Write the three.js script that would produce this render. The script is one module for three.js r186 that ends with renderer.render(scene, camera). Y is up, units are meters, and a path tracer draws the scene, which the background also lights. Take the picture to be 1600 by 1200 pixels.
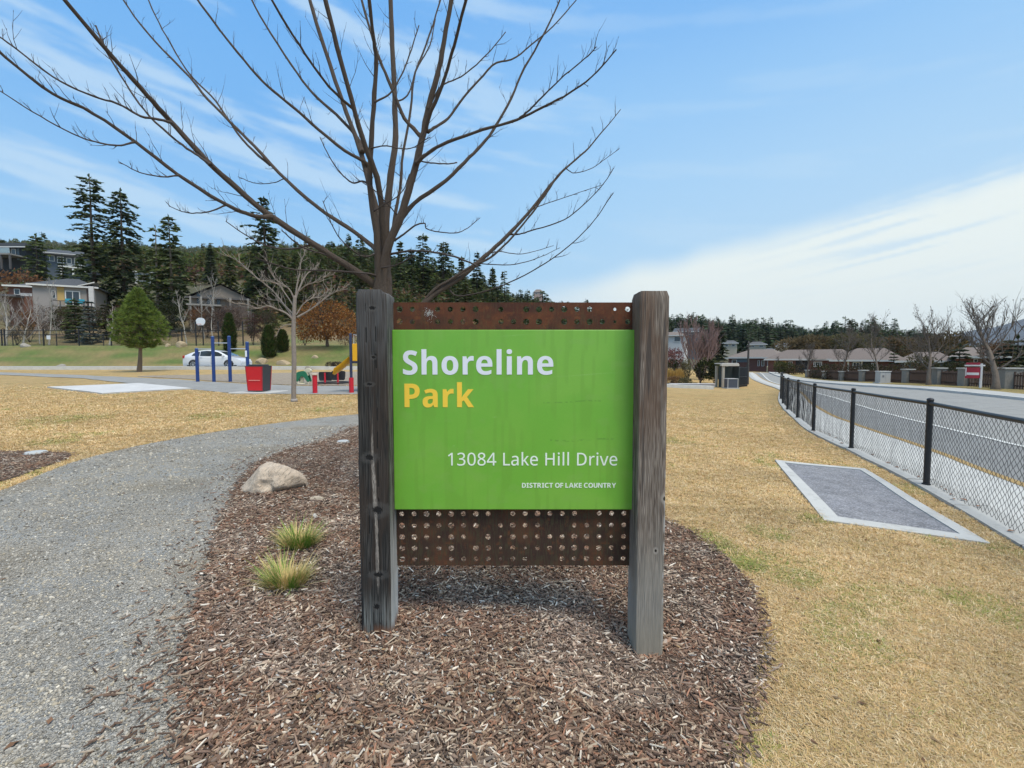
import * as THREE from 'three';
import { mergeGeometries, mergeVertices, toCreasedNormals } from 'three/addons/utils/BufferGeometryUtils.js';
import { RoundedBoxGeometry } from 'three/addons/geometries/RoundedBoxGeometry.js';
import { TextGeometry } from 'three/addons/geometries/TextGeometry.js';
import { FontLoader } from 'three/addons/loaders/FontLoader.js';
import { createNoise2D, createNoise3D } from 'simplex-noise';

// ---------- seeded random, noise ----------
function rng(seed) { let a = seed >>> 0; return () => { a = (a + 0x6D2B79F5) | 0; let t = Math.imul(a ^ (a >>> 15), 1 | a); t = (t + Math.imul(t ^ (t >>> 7), 61 | t)) ^ t; return ((t ^ (t >>> 14)) >>> 0) / 4294967296; }; }
const rnd = rng(7), N2 = createNoise2D(rng(11)), N3 = createNoise3D(rng(12));
const clamp = (v, a = 0, b = 1) => Math.min(b, Math.max(a, v)), lerp = (a, b, t) => a + (b - a) * t;
const sst = (a, b, v) => { const t = clamp((v - a) / (b - a)); return t * t * (3 - 2 * t); };
const table = (T, x) => { if (x <= T[0][0]) return T[0][1]; for (let i = 1; i < T.length; i++) if (x <= T[i][0]) { const t = (x - T[i - 1][0]) / (T[i][0] - T[i - 1][0]); return lerp(T[i - 1][1], T[i][1], t); } return T[T.length - 1][1]; };
const fbm2 = (x, y, o = 4) => { let s = 0, a = .5, f = 1; for (let i = 0; i < o; i++) { s += a * N2(x * f, y * f); a *= .5; f *= 2.03; } return s; };
const fbm3 = (x, y, z, o = 4) => { let s = 0, a = .5, f = 1; for (let i = 0; i < o; i++) { s += a * N3(x * f, y * f, z * f); a *= .5; f *= 2.03; } return s; };

// ---------- scene, camera, exposure ----------
const scene = new THREE.Scene();
const EYE = 1.7, F = 711, PITCH = Math.atan(38 / 711);
const camera = new THREE.PerspectiveCamera(2 * Math.atan(600 / F) * 180 / Math.PI, 4 / 3, 0.05, 12000);
camera.position.set(0, EYE, 0); camera.rotation.set(-PITCH, 0, 0);
const renderer = new THREE.WebGLRenderer({ antialias: true });
renderer.toneMapping = THREE.LinearToneMapping;
const EXPOSURE = 3.1;
renderer.toneMappingExposure = EXPOSURE;
renderer.shadowMap.enabled = true; renderer.shadowMap.type = THREE.PCFSoftShadowMap;

// ---------- sky: blue with thin cirrus, a pale cloud bank low on the right ----------
{
  const W = 2048, H = 1024, data = new Float32Array(W * H * 4);
  const lin = (r, g, b) => [r, g, b].map(v => { v /= 255; return (v <= .04045 ? v / 12.92 : ((v + .055) / 1.055) ** 2.4) / EXPOSURE; });
  const grad = [[-90, lin(150, 170, 190)], [-4, lin(200, 224, 240)], [2, lin(192, 224, 247)], [10, lin(172, 216, 250)], [18, lin(160, 209, 250)], [27, lin(146, 200, 249)], [36, lin(128, 187, 246)], [55, lin(120, 176, 236)], [90, lin(120, 170, 226)]];
  const white = lin(241, 250, 248), wisp = lin(206, 231, 250), thin = lin(246, 246, 243), blue = lin(84, 165, 240);
  for (let j = 0; j < H; j++) {
    const el = (j + .5) / H * 180 - 90;
    let k = 1; while (k < grad.length - 1 && el > grad[k][0]) k++;
    const t = clamp((el - grad[k - 1][0]) / (grad[k][0] - grad[k - 1][0])), ts = t * t * (3 - 2 * t) * .5 + t * .5;
    for (let i = 0; i < W; i++) {
      // u = 0.5 looks along +x in three.js's equirectangular mapping; az is measured from -z towards +x
      const phi = ((i + .5) / W - .5) * 2 * Math.PI, e = el * Math.PI / 180;
      const dx = Math.cos(e) * Math.cos(phi), dz = Math.cos(e) * Math.sin(phi), dy = Math.sin(e);
      let az = Math.atan2(dx, -dz) * 180 / Math.PI;
      const c = [0, 1, 2].map(q => lerp(grad[k - 1][1][q], grad[k][1][q], ts));
      // cirrus: long bands that sink slightly towards the right, thin in the blue, closing up overhead
      const be = el + az * .13, st = fbm2(az * .017 + 3.1, be * .17 + 7.7, 5), st2 = fbm2(az * .06 + 12 + be * .03, be * .5 - 4, 4);
      const st3 = fbm2(az * .16 + be * .1, be * 1.5 + 3, 4);
      let cir = sst(-.02, .5, st + .34 * st2 + .16 * st3) * .62 * sst(-1, 5, el);
      const deep = sst(10, -30, az) * sst(6, 26, el) * (1 - sst(80, 140, -az)) * .45; for (let m = 0; m < 3; m++) c[m] = lerp(c[m], blue[m], deep);
      cir *= .22 + .78 * sst(18, -14, az) * (1 - sst(90, 140, -az));
      const over = sst(38, 70, el) * clamp(.8 + .3 * st);
      // thin veil that pales the sky towards the right
      const veil = sst(-25, 45, az) * sst(40, 4, el) * .55 * (1 - sst(75, 130, az));
      for (let m = 0; m < 3; m++) c[m] = lerp(lerp(c[m], wisp[m], clamp(cir + veil)), thin[m], over);
      // cloud bank: upper edge climbs from low at az 2 to about 17 degrees at az 48
      const edge = 8.6 + (az - 4) * .165 + 1.1 * fbm2(az * .045, 2, 3) + .5 * sst(25, 48, az) * fbm2(az * .2, el * .3, 3);
      let bank = sst(edge + 1.7, edge - 1.5, el) * sst(-6, 18, az) * (1 - sst(90, 150, az));
      const gap = sst(.12, .5, fbm2(az * .035 + 9, el * .75 - az * .12, 3)) * sst(22, 42, az) * .55;
      bank *= 1 - gap * sst(edge - 9, edge - 3, el);
      for (let m = 0; m < 3; m++) c[m] = lerp(c[m], white[m], bank);
      const o = (j * W + i) * 4; data[o] = c[0]; data[o + 1] = c[1]; data[o + 2] = c[2]; data[o + 3] = 1;
    }
  }
  const sky = new THREE.DataTexture(data, W, H, THREE.RGBAFormat, THREE.FloatType);
  sky.mapping = THREE.EquirectangularReflectionMapping; sky.magFilter = sky.minFilter = THREE.LinearFilter; sky.needsUpdate = true;
  scene.background = sky; scene.environment = sky;
}
// ---------- sun behind thin cloud: high, from the right and a little behind the camera, very soft ----------
const sun = new THREE.DirectionalLight(new THREE.Color().setRGB(1, .94, .82), 1.05);
sun.position.set(26, 84, 22); sun.target.position.set(0, 0, -10);
sun.shadow.radius = 46; sun.castShadow = true; sun.shadow.mapSize.set(4096, 4096);
Object.assign(sun.shadow.camera, { left: -60, right: 60, top: 60, bottom: -60, near: 1, far: 220 });
sun.shadow.normalBias = .03;
scene.add(sun, sun.target);
scene.fog = new THREE.FogExp2(new THREE.Color().setRGB(.62, .72, .84), 0.00006);

// ---------- lens helpers used only to lay out the place ----------
const CP = Math.cos(PITCH), SP = Math.sin(PITCH);
const V = (x, y, z) => new THREE.Vector3(x, y, z);
const ray = (px, py) => { const u = (px - 800) / F, v = (600 - py) / F; return V(u, v * CP - SP, -(CP + v * SP)); };
const at = (px, py, d) => { const r = ray(px, py); return r.multiplyScalar(d / -r.z).add(V(0, EYE, 0)); };

// ---------- terrain ----------
const pxOf = s => 800 + F * s;
const SKYL = [[-200, 381], [0, 383], [150, 386], [300, 393], [450, 390], [540, 389], [600, 404], [660, 422], [720, 441], [800, 466], [870, 484], [940, 499], [1047, 511], [1200, 524], [1340, 538], [1450, 545], [1600, 548], [1900, 548]];
const QL = [[52, 0], [65, .19], [85, .46], [110, .63], [200, .72], [400, .83], [700, .92], [1000, 1]];
const QR = [[41, 0], [60, .20], [86, .28], [110, .35], [150, .48], [250, .70], [600, 1]];
const HLT = [[40, 1.02], [45, 3.05], [52, 3.35]];
function near(d, s) {
  const t = sst(-.25, .42, s);
  const hl = d < 40 ? .0275 * d * sst(-2, 6, d) + (d > 33 ? -.08 * sst(33, 40, d) : 0) : table(HLT, d);
  const hr = -.012 * Math.min(d, 41) * (1 - .95 * sst(.5, .86, s));
  return [hl, hr, t];
}
function ground(x, z) {
  const d = Math.max(-z, 0), s = clamp(x / (d + 6), -1.6, 1.6);
  let [hl, hr, t] = near(d, s);
  if (d > 40) {
    const px = pxOf(clamp(x / d, -1.4, 1.4)), E = (562 - table(SKYL, px)) / F;
    const D = Math.min(d, 1000);
    if (d > 52) { const e0 = (3.35 - EYE) / 52; hl = EYE + D * lerp(e0, E, table(QL, d)); }
    const Dr = Math.min(d, 600);
    if (d > 41) { const h41 = near(41, s)[1], e0 = (h41 - EYE) / 41; hr = EYE + Dr * lerp(e0, E, table(QR, d)); }
  }
  let h = lerp(hl, hr, t);
  if (d > 58) h += fbm2(x * .02, z * .02, 3) * .02 * Math.min(d - 58, 300);
  h -= .125 * Math.exp(-((x - .95) ** 2 + (z + 2.62) ** 2) / .42);
  h -= .055 * Math.exp(-((x - .1) ** 2 / 2.4 + (z + 2.75) ** 2 / 1.1));
  if (d < 34) h += .012 * N2(x * .5, z * .5);
  return h;
}
function P(px, py) {                       // where the ray through a pixel meets the ground
  const r = ray(px, py), o = V(0, EYE, 0); let t0 = .2, t = .2;
  for (let i = 0; i < 4000; i++) {
    const x = r.x * t, y = EYE + r.y * t, z = r.z * t;
    if (y < ground(x, z)) { for (let k = 0; k < 24; k++) { const m = (t0 + t) / 2; if (EYE + r.y * m < ground(r.x * m, r.z * m)) t = m; else t0 = m; } break; }
    t0 = t; t += .02 + t * .01; if (t > 4000) break;
  }
  const x = r.x * t, z = r.z * t; return V(x, ground(x, z), z);
}
const PD = (px, d) => { const x = (px - 800) / F * d / CP * 1; return V(x, ground(x, -d), -d); };   // ground at a column and depth
const drop = (x, z, dy = 0) => V(x, ground(x, z) + dy, z);

// ---------- naming and tagging ----------
const used = {};
function numbered(n) { used[n] = (used[n] ?? -1) + 1; return used[n] ? n + '_' + String(used[n]).padStart(3, '0') : n; }
function shade(o) { o.traverse(m => { if (m.isMesh) { m.castShadow = true; m.receiveShadow = true; } }); return o; }
function tag(o, label, category, group) { o.userData.label = label; o.userData.category = category; if (group) o.userData.group = group; return o; }
function thing(name, label, category, pos = V(0, 0, 0), turn = 0, group) {
  const o = new THREE.Group(); o.name = numbered(name); o.position.copy(pos); o.rotation.y = turn; scene.add(o); return tag(o, label, category, group);
}
function part(name, geo, m, parent, label) { const o = new THREE.Mesh(geo, m); o.name = name; o.castShadow = o.receiveShadow = true; parent.add(o); if (label) o.userData.label = label; return o; }
function solo(name, geo, m, pos, label, category, group) { const o = new THREE.Mesh(geo, m); o.name = numbered(name); if (pos) o.position.copy(pos); o.castShadow = o.receiveShadow = true; scene.add(o); return tag(o, label, category, group); }
function struct(name, geo, m) { const o = new THREE.Mesh(geo, m); o.name = numbered(name); o.userData.kind = 'structure'; o.castShadow = o.receiveShadow = true; scene.add(o); return o; }
function copyOf(src, pos, turn, scale, label, group) {
  const c = src.clone(); c.name = numbered(src.name.replace(/_\d{3}$/, '')); c.userData = { ...src.userData, label: label ?? src.userData.label }; if (group) c.userData.group = group;
  c.position.copy(pos); c.rotation.y = turn; if (scale) (scale.isVector3 ? c.scale.copy(scale) : c.scale.setScalar(scale)); scene.add(c); return c;
}

// ---------- textures ----------
function lattice(n, seed) { const r = rng(seed), a = new Float32Array(n * n); for (let i = 0; i < n * n; i++) a[i] = r(); return (x, y) => { const xi = Math.floor(x), yi = Math.floor(y), fx = x - xi, fy = y - yi, u = fx * fx * (3 - 2 * fx), v = fy * fy * (3 - 2 * fy), g = (i, j) => a[((j % n + n) % n) * n + ((i % n + n) % n)]; return lerp(lerp(g(xi, yi), g(xi + 1, yi), u), lerp(g(xi, yi + 1), g(xi + 1, yi + 1), u), v); }; }
const LAT = [4, 8, 16, 32, 64, 128, 256, 512].map((n, i) => [n, lattice(n, 100 + i)]);
const tn = (u, v, k, ku = 1) => { const [n, f] = LAT[k]; return f(u * n * ku, v * n); };                    // tileable value noise with 2^(k+2) cells
const tfbm = (u, v, k, o = 3) => { let s = 0, a = .5, w = 0; for (let i = 0; i < o && k + i < 8; i++) { s += a * tn(u, v, k + i); w += a; a *= .55; } return s / w; };
const enc = v => { v = clamp(v); return 255 * (v <= .0031308 ? v * 12.92 : 1.055 * v ** (1 / 2.4) - .055); };
function tex(w, h, fn, colour = true, rep = null) {
  const a = new Uint8Array(w * h * 4);
  for (let j = 0; j < h; j++) for (let i = 0; i < w; i++) { const c = fn((i + .5) / w, (j + .5) / h), o = (j * w + i) * 4; if (colour) { a[o] = enc(c[0]); a[o + 1] = enc(c[1]); a[o + 2] = enc(c[2]); } else a[o] = a[o + 1] = a[o + 2] = clamp(c) * 255; a[o + 3] = 255; }
  const t = new THREE.DataTexture(a, w, h, THREE.RGBAFormat); t.magFilter = THREE.LinearFilter; t.minFilter = THREE.LinearMipmapLinearFilter; t.generateMipmaps = true; t.anisotropy = 8;
  t.wrapS = t.wrapT = THREE.RepeatWrapping; if (colour) t.colorSpace = THREE.SRGBColorSpace; if (rep) t.repeat.set(...rep); t.needsUpdate = true; return t;
}
const rgb = (r, g, b) => new THREE.Color().setRGB(r, g, b);
const std = (c, roughness = .8, o = {}) => new THREE.MeshStandardMaterial({ color: Array.isArray(c) ? rgb(...c) : c, roughness, metalness: 0, ...o });
const mix3 = (a, b, t) => [lerp(a[0], b[0], t), lerp(a[1], b[1], t), lerp(a[2], b[2], t)];

// ---------- geometry helpers ----------
class MB {                                    // collects triangles into one geometry
  constructor() { this.p = []; this.uv = []; this.i = []; this.c = []; }
  v(x, y, z, u = 0, w = 0, c) { this.p.push(x, y, z); this.uv.push(u, w); if (c) this.c.push(...c); return this.p.length / 3 - 1; }
  tri(a, b, c) { this.i.push(a, b, c); } quad(a, b, c, d) { this.i.push(a, b, c, a, c, d); }
  face(pts, uvs, c) { const k = pts.map((q, n) => this.v(q.x, q.y, q.z, uvs ? uvs[n][0] : q.x + q.z, uvs ? uvs[n][1] : q.y, c)); for (let n = 1; n < k.length - 1; n++) this.tri(k[0], k[n], k[n + 1]); return this; }
  tube(pts, r0, r1, sides = 6, cap = true) {
    const n = pts.length; let prev = null, len = 0; let u = V(0, 0, 0);
    for (let i = 0; i < n; i++) {
      const t = pts[Math.min(i + 1, n - 1)].clone().sub(pts[Math.max(i - 1, 0)]).normalize();
      if (i === 0) { u = Math.abs(t.y) < .9 ? V(0, 1, 0) : V(1, 0, 0); }
      u.sub(t.clone().multiplyScalar(u.dot(t))).normalize(); const w = t.clone().cross(u);
      if (i) len += pts[i].distanceTo(pts[i - 1]);
      const f = i / (n - 1), r = typeof r0 === 'function' ? r0(f) : lerp(r0, r1, f), row = [];
      for (let k = 0; k <= sides; k++) { const a = k / sides * Math.PI * 2, q = pts[i].clone().addScaledVector(u, Math.cos(a) * r).addScaledVector(w, Math.sin(a) * r); row.push(this.v(q.x, q.y, q.z, k / sides, len)); }
      if (prev) for (let k = 0; k < sides; k++) this.quad(prev[k], prev[k + 1], row[k + 1], row[k]);
      else if (cap) { const c0 = this.v(pts[0].x, pts[0].y, pts[0].z); for (let k = 0; k < sides; k++) this.tri(c0, row[k + 1], row[k]); }
      prev = row;
    }
    if (cap) { const q = pts[n - 1], c1 = this.v(q.x, q.y, q.z); for (let k = 0; k < sides; k++) this.tri(c1, prev[k], prev[k + 1]); }
    return this;
  }
  box(x0, x1, y0, y1, z0, z1) {
    const A = (x, y, z) => V(x, y, z);
    this.face([A(x0, y0, z1), A(x1, y0, z1), A(x1, y1, z1), A(x0, y1, z1)], [[x0, y0], [x1, y0], [x1, y1], [x0, y1]]);
    this.face([A(x1, y0, z0), A(x0, y0, z0), A(x0, y1, z0), A(x1, y1, z0)], [[x1, y0], [x0, y0], [x0, y1], [x1, y1]]);
    this.face([A(x1, y0, z1), A(x1, y0, z0), A(x1, y1, z0), A(x1, y1, z1)], [[z1, y0], [z0, y0], [z0, y1], [z1, y1]]);
    this.face([A(x0, y0, z0), A(x0, y0, z1), A(x0, y1, z1), A(x0, y1, z0)], [[z0, y0], [z1, y0], [z1, y1], [z0, y1]]);
    this.face([A(x0, y1, z1), A(x1, y1, z1), A(x1, y1, z0), A(x0, y1, z0)], [[x0, z1], [x1, z1], [x1, z0], [x0, z0]]);
    this.face([A(x0, y0, z0), A(x1, y0, z0), A(x1, y0, z1), A(x0, y0, z1)], [[x0, z0], [x1, z0], [x1, z1], [x0, z1]]);
    return this;
  }
  geo(smooth = true) {
    const g = new THREE.BufferGeometry(); g.setAttribute('position', new THREE.Float32BufferAttribute(this.p, 3)); g.setAttribute('uv', new THREE.Float32BufferAttribute(this.uv, 2));
    if (this.c.length) g.setAttribute('color', new THREE.Float32BufferAttribute(this.c, 3)); g.setIndex(this.i); g.computeVertexNormals(); return g;
  }
}
const bx = (x0, x1, y0, y1, z0, z1) => new MB().box(x0, x1, y0, y1, z0, z1).geo();
const rbx = (w, h, d, r = .01, x = 0, y = 0, z = 0) => new RoundedBoxGeometry(w, h, d, 2, r).translate(x, y, z);
const inPoly = (P, x, z) => { let c = false; for (let i = 0, j = P.length - 1; i < P.length; j = i++) { const a = P[i], b = P[j]; if ((a.z > z) !== (b.z > z) && x < (b.x - a.x) * (z - a.z) / (b.z - a.z) + a.x) c = !c; } return c; };
function smoothPoly(pts, n = 8) { const c = new THREE.CatmullRomCurve3(pts.map(p => V(p.x, 0, p.z)), true, 'centripetal'); return c.getPoints(pts.length * n); }
function drapedPoly(poly, dy, step) {        // a polygon as a fine grid sheet that follows the ground
  const shape = new THREE.Shape(poly.map(p => new THREE.Vector2(p.x, -p.z)));
  const xs = poly.map(p => p.x), zs = poly.map(p => p.z), x0 = Math.min(...xs), x1 = Math.max(...xs), z0 = Math.min(...zs), z1 = Math.max(...zs);
  // split into grid-cell pieces by clipping the polygon against cells
  const m = new MB(); const cache = new Map(); const vid = (x, z) => { const k = x.toFixed(4) + ',' + z.toFixed(4); if (!cache.has(k)) cache.set(k, m.v(x, ground(x, z) + dy, z, x, -z)); return cache.get(k); };
  const clip = (P, f) => { const o = []; for (let i = 0; i < P.length; i++) { const a = P[i], b = P[(i + 1) % P.length], fa = f(a), fb = f(b); if (fa >= 0) o.push(a); if ((fa >= 0) !== (fb >= 0)) { const t = fa / (fa - fb); o.push({ x: lerp(a.x, b.x, t), z: lerp(a.z, b.z, t) }); } } return o; };
  for (let z = z0; z < z1; z += step) {
    const strip = clip(clip(poly, p => p.z - z), p => z + step - p.z); if (strip.length < 3) continue;
    for (let x = x0; x < x1; x += step) {
      const c = clip(clip(strip, p => p.x - x), p => x + step - p.x); if (c.length < 3) continue;
      const tris = THREE.ShapeUtils.triangulateShape(c.map(p => new THREE.Vector2(p.x, -p.z)), []);
      for (const [a, b, d] of tris) { const A = c[a], B = c[b], D = c[d]; const ar = (B.x - A.x) * -(D.z - A.z) + (B.z - A.z) * (D.x - A.x); if (Math.abs(ar) < 1e-9) continue; const k = [vid(A.x, A.z), vid(B.x, B.z), vid(D.x, D.z)]; if (ar > 0) m.tri(...k); else m.tri(k[0], k[2], k[1]); }
    }
  }
  return m.geo();
}
function resample(pts, n) { const c = new THREE.CatmullRomCurve3(pts.map(([x, d]) => V(x, 0, -d)), false, 'centripetal'); return c.getSpacedPoints(n); }
function ribbon(A, B, dy, n = 60, m = 4, edge = 0) {      // sheet between two lines of [x, depth]; edge: height of its sides
  const a = resample(A, n), b = resample(B, n), g = new MB(), rows = [];
  for (let i = 0; i <= n; i++) { const row = []; for (let k = 0; k <= m; k++) { const x = lerp(a[i].x, b[i].x, k / m), z = lerp(a[i].z, b[i].z, k / m); row.push(g.v(x, ground(x, z) + dy, z, x, -z)); } rows.push(row); }
  for (let i = 0; i < n; i++) for (let k = 0; k < m; k++) g.quad(rows[i][k], rows[i][k + 1], rows[i + 1][k + 1], rows[i + 1][k]);
  if (edge) for (const k of [0, m]) for (let i = 0; i < n; i++) { const q = j => { const o = rows[j][k] * 3; return V(g.p[o], g.p[o + 1], g.p[o + 2]); }; const p = q(i), r = q(i + 1), f = [p, r, r.clone().setY(r.y - edge), p.clone().setY(p.y - edge)]; if (k === m) f.reverse(); g.face(f); }
  return g.geo();
}
// green patches in the dry lawn: x, z, radius, how lush
const GREEN = [[1172, 886, .17, 1], [1112, 852, .26, .6], [1140, 868, .2, .4], [1248, 905, .26, .3], [1200, 836, .25, .3], [1400, 700, .5, .1], [1530, 950, .35, .2], [1100, 840, .2, .3], [1440, 765, .45, .2], [1160, 1170, .2, .2], [1270, 815, .2, .2], [1560, 860, .25, .15], [1050, 690, .6, .1], [1330, 1000, .3, .1], [1290, 960, .2, .1], [100, 655, 1.1, .1], [90, 690, .5, .2], [330, 650, .9, .1], [500, 640, .7, .1]].map(([a, b, r, l]) => { const p = P(a, b); return [p.x, p.z, r, l]; });
// ---------- surfaces ----------
const T_lawn = tex(1024, 1024, (u, v) => { const f = .55 * tn(u, v, 7) + .45 * tn(u, v, 6), b = tfbm(u, v, 1, 4); const k = .62 + .55 * f + .35 * (b - .5); return [k, k * (.97 + .06 * b), k * (.92 + .1 * f)]; }, true);
const T_lawnB = tex(1024, 1024, (u, v) => .5 * tn(u, v, 7) + .35 * tn(u, v, 6) + .15 * tn(u, v, 5), false);
const T_gravel = tex(1024, 1024, (u, v) => { const a = tn(u, v, 7), b = tn(u, v, 6), c = tfbm(u, v, 1, 3); let k = .17 + .30 * a * a + .16 * b; k *= .82 + .36 * c; if (a > .84 && b > .45) k += .16; if (a < .16) k *= .55; const w = tfbm(v, u, 0, 4); k *= 1.06 - .16 * sst(.55, .75, w); return [k * (1.13 + .22 * (w - .45)), k * 1.05, k * (.91 - .26 * (w - .48))]; });
const T_gravelB = tex(1024, 1024, (u, v) => .6 * tn(u, v, 7) + .4 * tn(u, v, 6), false);
const T_mulch = tex(512, 512, (u, v) => { const a = tn(u, v, 6, 1), b = tn(u, v, 5), c = tfbm(u, v, 1); const k = .018 + .05 * a * b + .02 * c; return [k * 1.9, k * 1.2, k * .82]; });
const T_asph = tex(1024, 1024, (u, v) => { const a = tn(u, v, 7), b = tfbm(u, v, 1, 4); const e = tfbm(v + .3, u, 3, 4), cr = Math.abs(tfbm(u, v + .5, 0, 5) - .5); let k = .78 + .3 * a + .34 * (b - .5) + .12 * (e - .5); if (cr < .004) k *= .72; return [k, k, k]; });
const T_conc = tex(1024, 1024, (u, v) => { const a = tn(u, v, 7), b = tfbm(u, v, 1, 5), c = tfbm(v, u, 3, 3); const k = .86 + .12 * a + .22 * (b - .5) - .1 * sst(.62, .72, c); return [k, k * .995, k * .97]; });
const rep = (t, n) => { const c = t.clone(); c.repeat.set(n, n); c.needsUpdate = true; return c; };
const M = {};
M.ground = new THREE.MeshStandardMaterial({ vertexColors: true, roughness: .95, map: rep(T_lawn, .55), bumpMap: rep(T_lawnB, .55), bumpScale: .03 });
M.gravel = new THREE.MeshStandardMaterial({ map: rep(T_gravel, .5), bumpMap: rep(T_gravelB, .5), bumpScale: .03, roughness: .92 });
M.mulch = new THREE.MeshStandardMaterial({ map: rep(T_mulch, 1), roughness: .95 });
M.asphLight = std([.315, .308, .29], .85, { map: rep(T_asph, .3), bumpMap: rep(T_gravelB, 1), bumpScale: .004 });
M.asphDark = std([.25, .248, .24], .85, { map: rep(T_asph, .31), bumpMap: rep(T_gravelB, 1), bumpScale: .004 });
M.conc = std([.46, .455, .44], .85, { map: rep(T_conc, .4) });
M.concPale = std([.55, .545, .53], .85, { map: rep(T_conc, .37) });
M.paint = std([.72, .72, .70], .7, { map: rep(T_conc, .8) });
M.gutter = std([.40, .27, .11], .9, { map: rep(T_lawn, 1.2) });

// ---------- zones, in metres ----------
const px2 = (L) => L.map(([a, b]) => P(a, b));
const bedPoly = smoothPoly(px2([[560, 668], [500, 692], [440, 708], [398, 730], [366, 775], [338, 845], [318, 925], [306, 1000], [298, 1060], [292, 1130], [286, 1215], [420, 1290], [700, 1290], [1000, 1290], [1130, 1230], [1166, 1130], [1182, 1080], [1190, 1035], [1187, 985], [1172, 925], [1142, 882], [1092, 842], [1040, 816], [990, 792], [880, 735], [740, 682], [640, 664]]), 6);
const stripPoly = smoothPoly([...px2([[112, 712], [62, 734], [0, 755]]), P(-160, 792), P(-330, 790), P(-200, 712), ...px2([[-60, 708], [40, 707]])], 5);
const pathPoly = smoothPoly([...px2([[-300, 840], [-120, 800], [0, 768], [60, 744], [125, 720], [200, 701], [300, 682], [400, 666], [480, 656], [557, 648], [660, 634], [800, 618], [900, 610], [930, 616], [840, 632], [720, 656], [620, 668], [557, 672], [520, 700], [520, 800], [470, 1000], [420, 1140], [380, 1290]]), V(-1.6, 0, -.9), V(-3.2, 0, -.7), V(-5, 0, -1.6)], 5);
const pavedPoly = px2([[-260, 578], [0, 582], [131, 586.5], [280, 593.5], [389, 601], [470, 603.5], [557, 604], [650, 603], [760, 600], [760, 612], [650, 616], [557, 616.5], [460, 616.5], [374, 615.5], [297, 609], [216, 601], [131, 591.5], [0, 586], [-260, 582]]);
const playPoly = smoothPoly(px2([[215, 588], [300, 586], [389, 584.5], [470, 582.5], [560, 581], [680, 581], [740, 588], [700, 600], [557, 602.5], [470, 602], [389, 599], [300, 593]]), 5);
const padOuter = px2([[1211, 721], [1351, 735], [1547, 854], [1287, 817]]), padInner = px2([[1226, 725.5], [1344, 737], [1500, 839], [1309, 811.5]]);
const slabPoly = px2([[74, 606], [216, 600], [300, 608.5], [160, 616.5]]);

const fenceL = [[2.95, .2], [4.5, 3.45], [5.72, 6.2], [6.77, 9.0], [7.6, 11.4], [8.98, 14.25], [10.3, 16.95], [11.7, 19.6], [13.2, 22.3], [14.75, 24.9], [16.3, 27.5], [17.9, 30.1]];
const edgeL = [[2.35, -6], [2.9, .2], [4.45, 3.45], [5.67, 6.2], [6.72, 9.0], [7.55, 11.4], [8.93, 14.25], [10.25, 16.95], [11.65, 19.6], [13.15, 22.3], [14.7, 24.9], [16.25, 27.5], [17.85, 30.1], [23.4, 42.7], [26.9, 51], [34, 66]];
const off = (L, k) => L.map(([x, d], i) => { const a = L[Math.max(i - 1, 0)], b = L[Math.min(i + 1, L.length - 1)], dx = b[0] - a[0], dd = b[1] - a[1], n = Math.hypot(dx, dd); return [x + dd / n * k, d - dx / n * k]; });
const stripL = [off(edgeL, -.06), off(edgeL, .30)];
const walkR = [[3.4, -6], [4.35, -.4], [7.2, 6.4], [8.4, 9.2], [9.8, 12.9], [10.9, 15.5], [13.5, 20.5], [16.4, 25.5], [19.4, 31], [24.6, 43], [28.1, 51], [35, 66]];
const whiteL = [[5.2, -6], [7.3, 1], [9.3, 6.5], [11, 11], [12.7, 15.2], [14.5, 19.1], [16.8, 23.9], [21.6, 35], [26.2, 46], [29.6, 53], [36, 66]];
const kerbR = [[13, -8], [17.2, 4], [19.4, 11.5], [21.3, 18.9], [23.9, 26.3], [25.4, 33.2], [27.6, 41], [33.2, 57.5], [37.2, 66]];
const hillCol = [[.075, .072, .03], [.10, .085, .045], [.13, .10, .06]];

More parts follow.
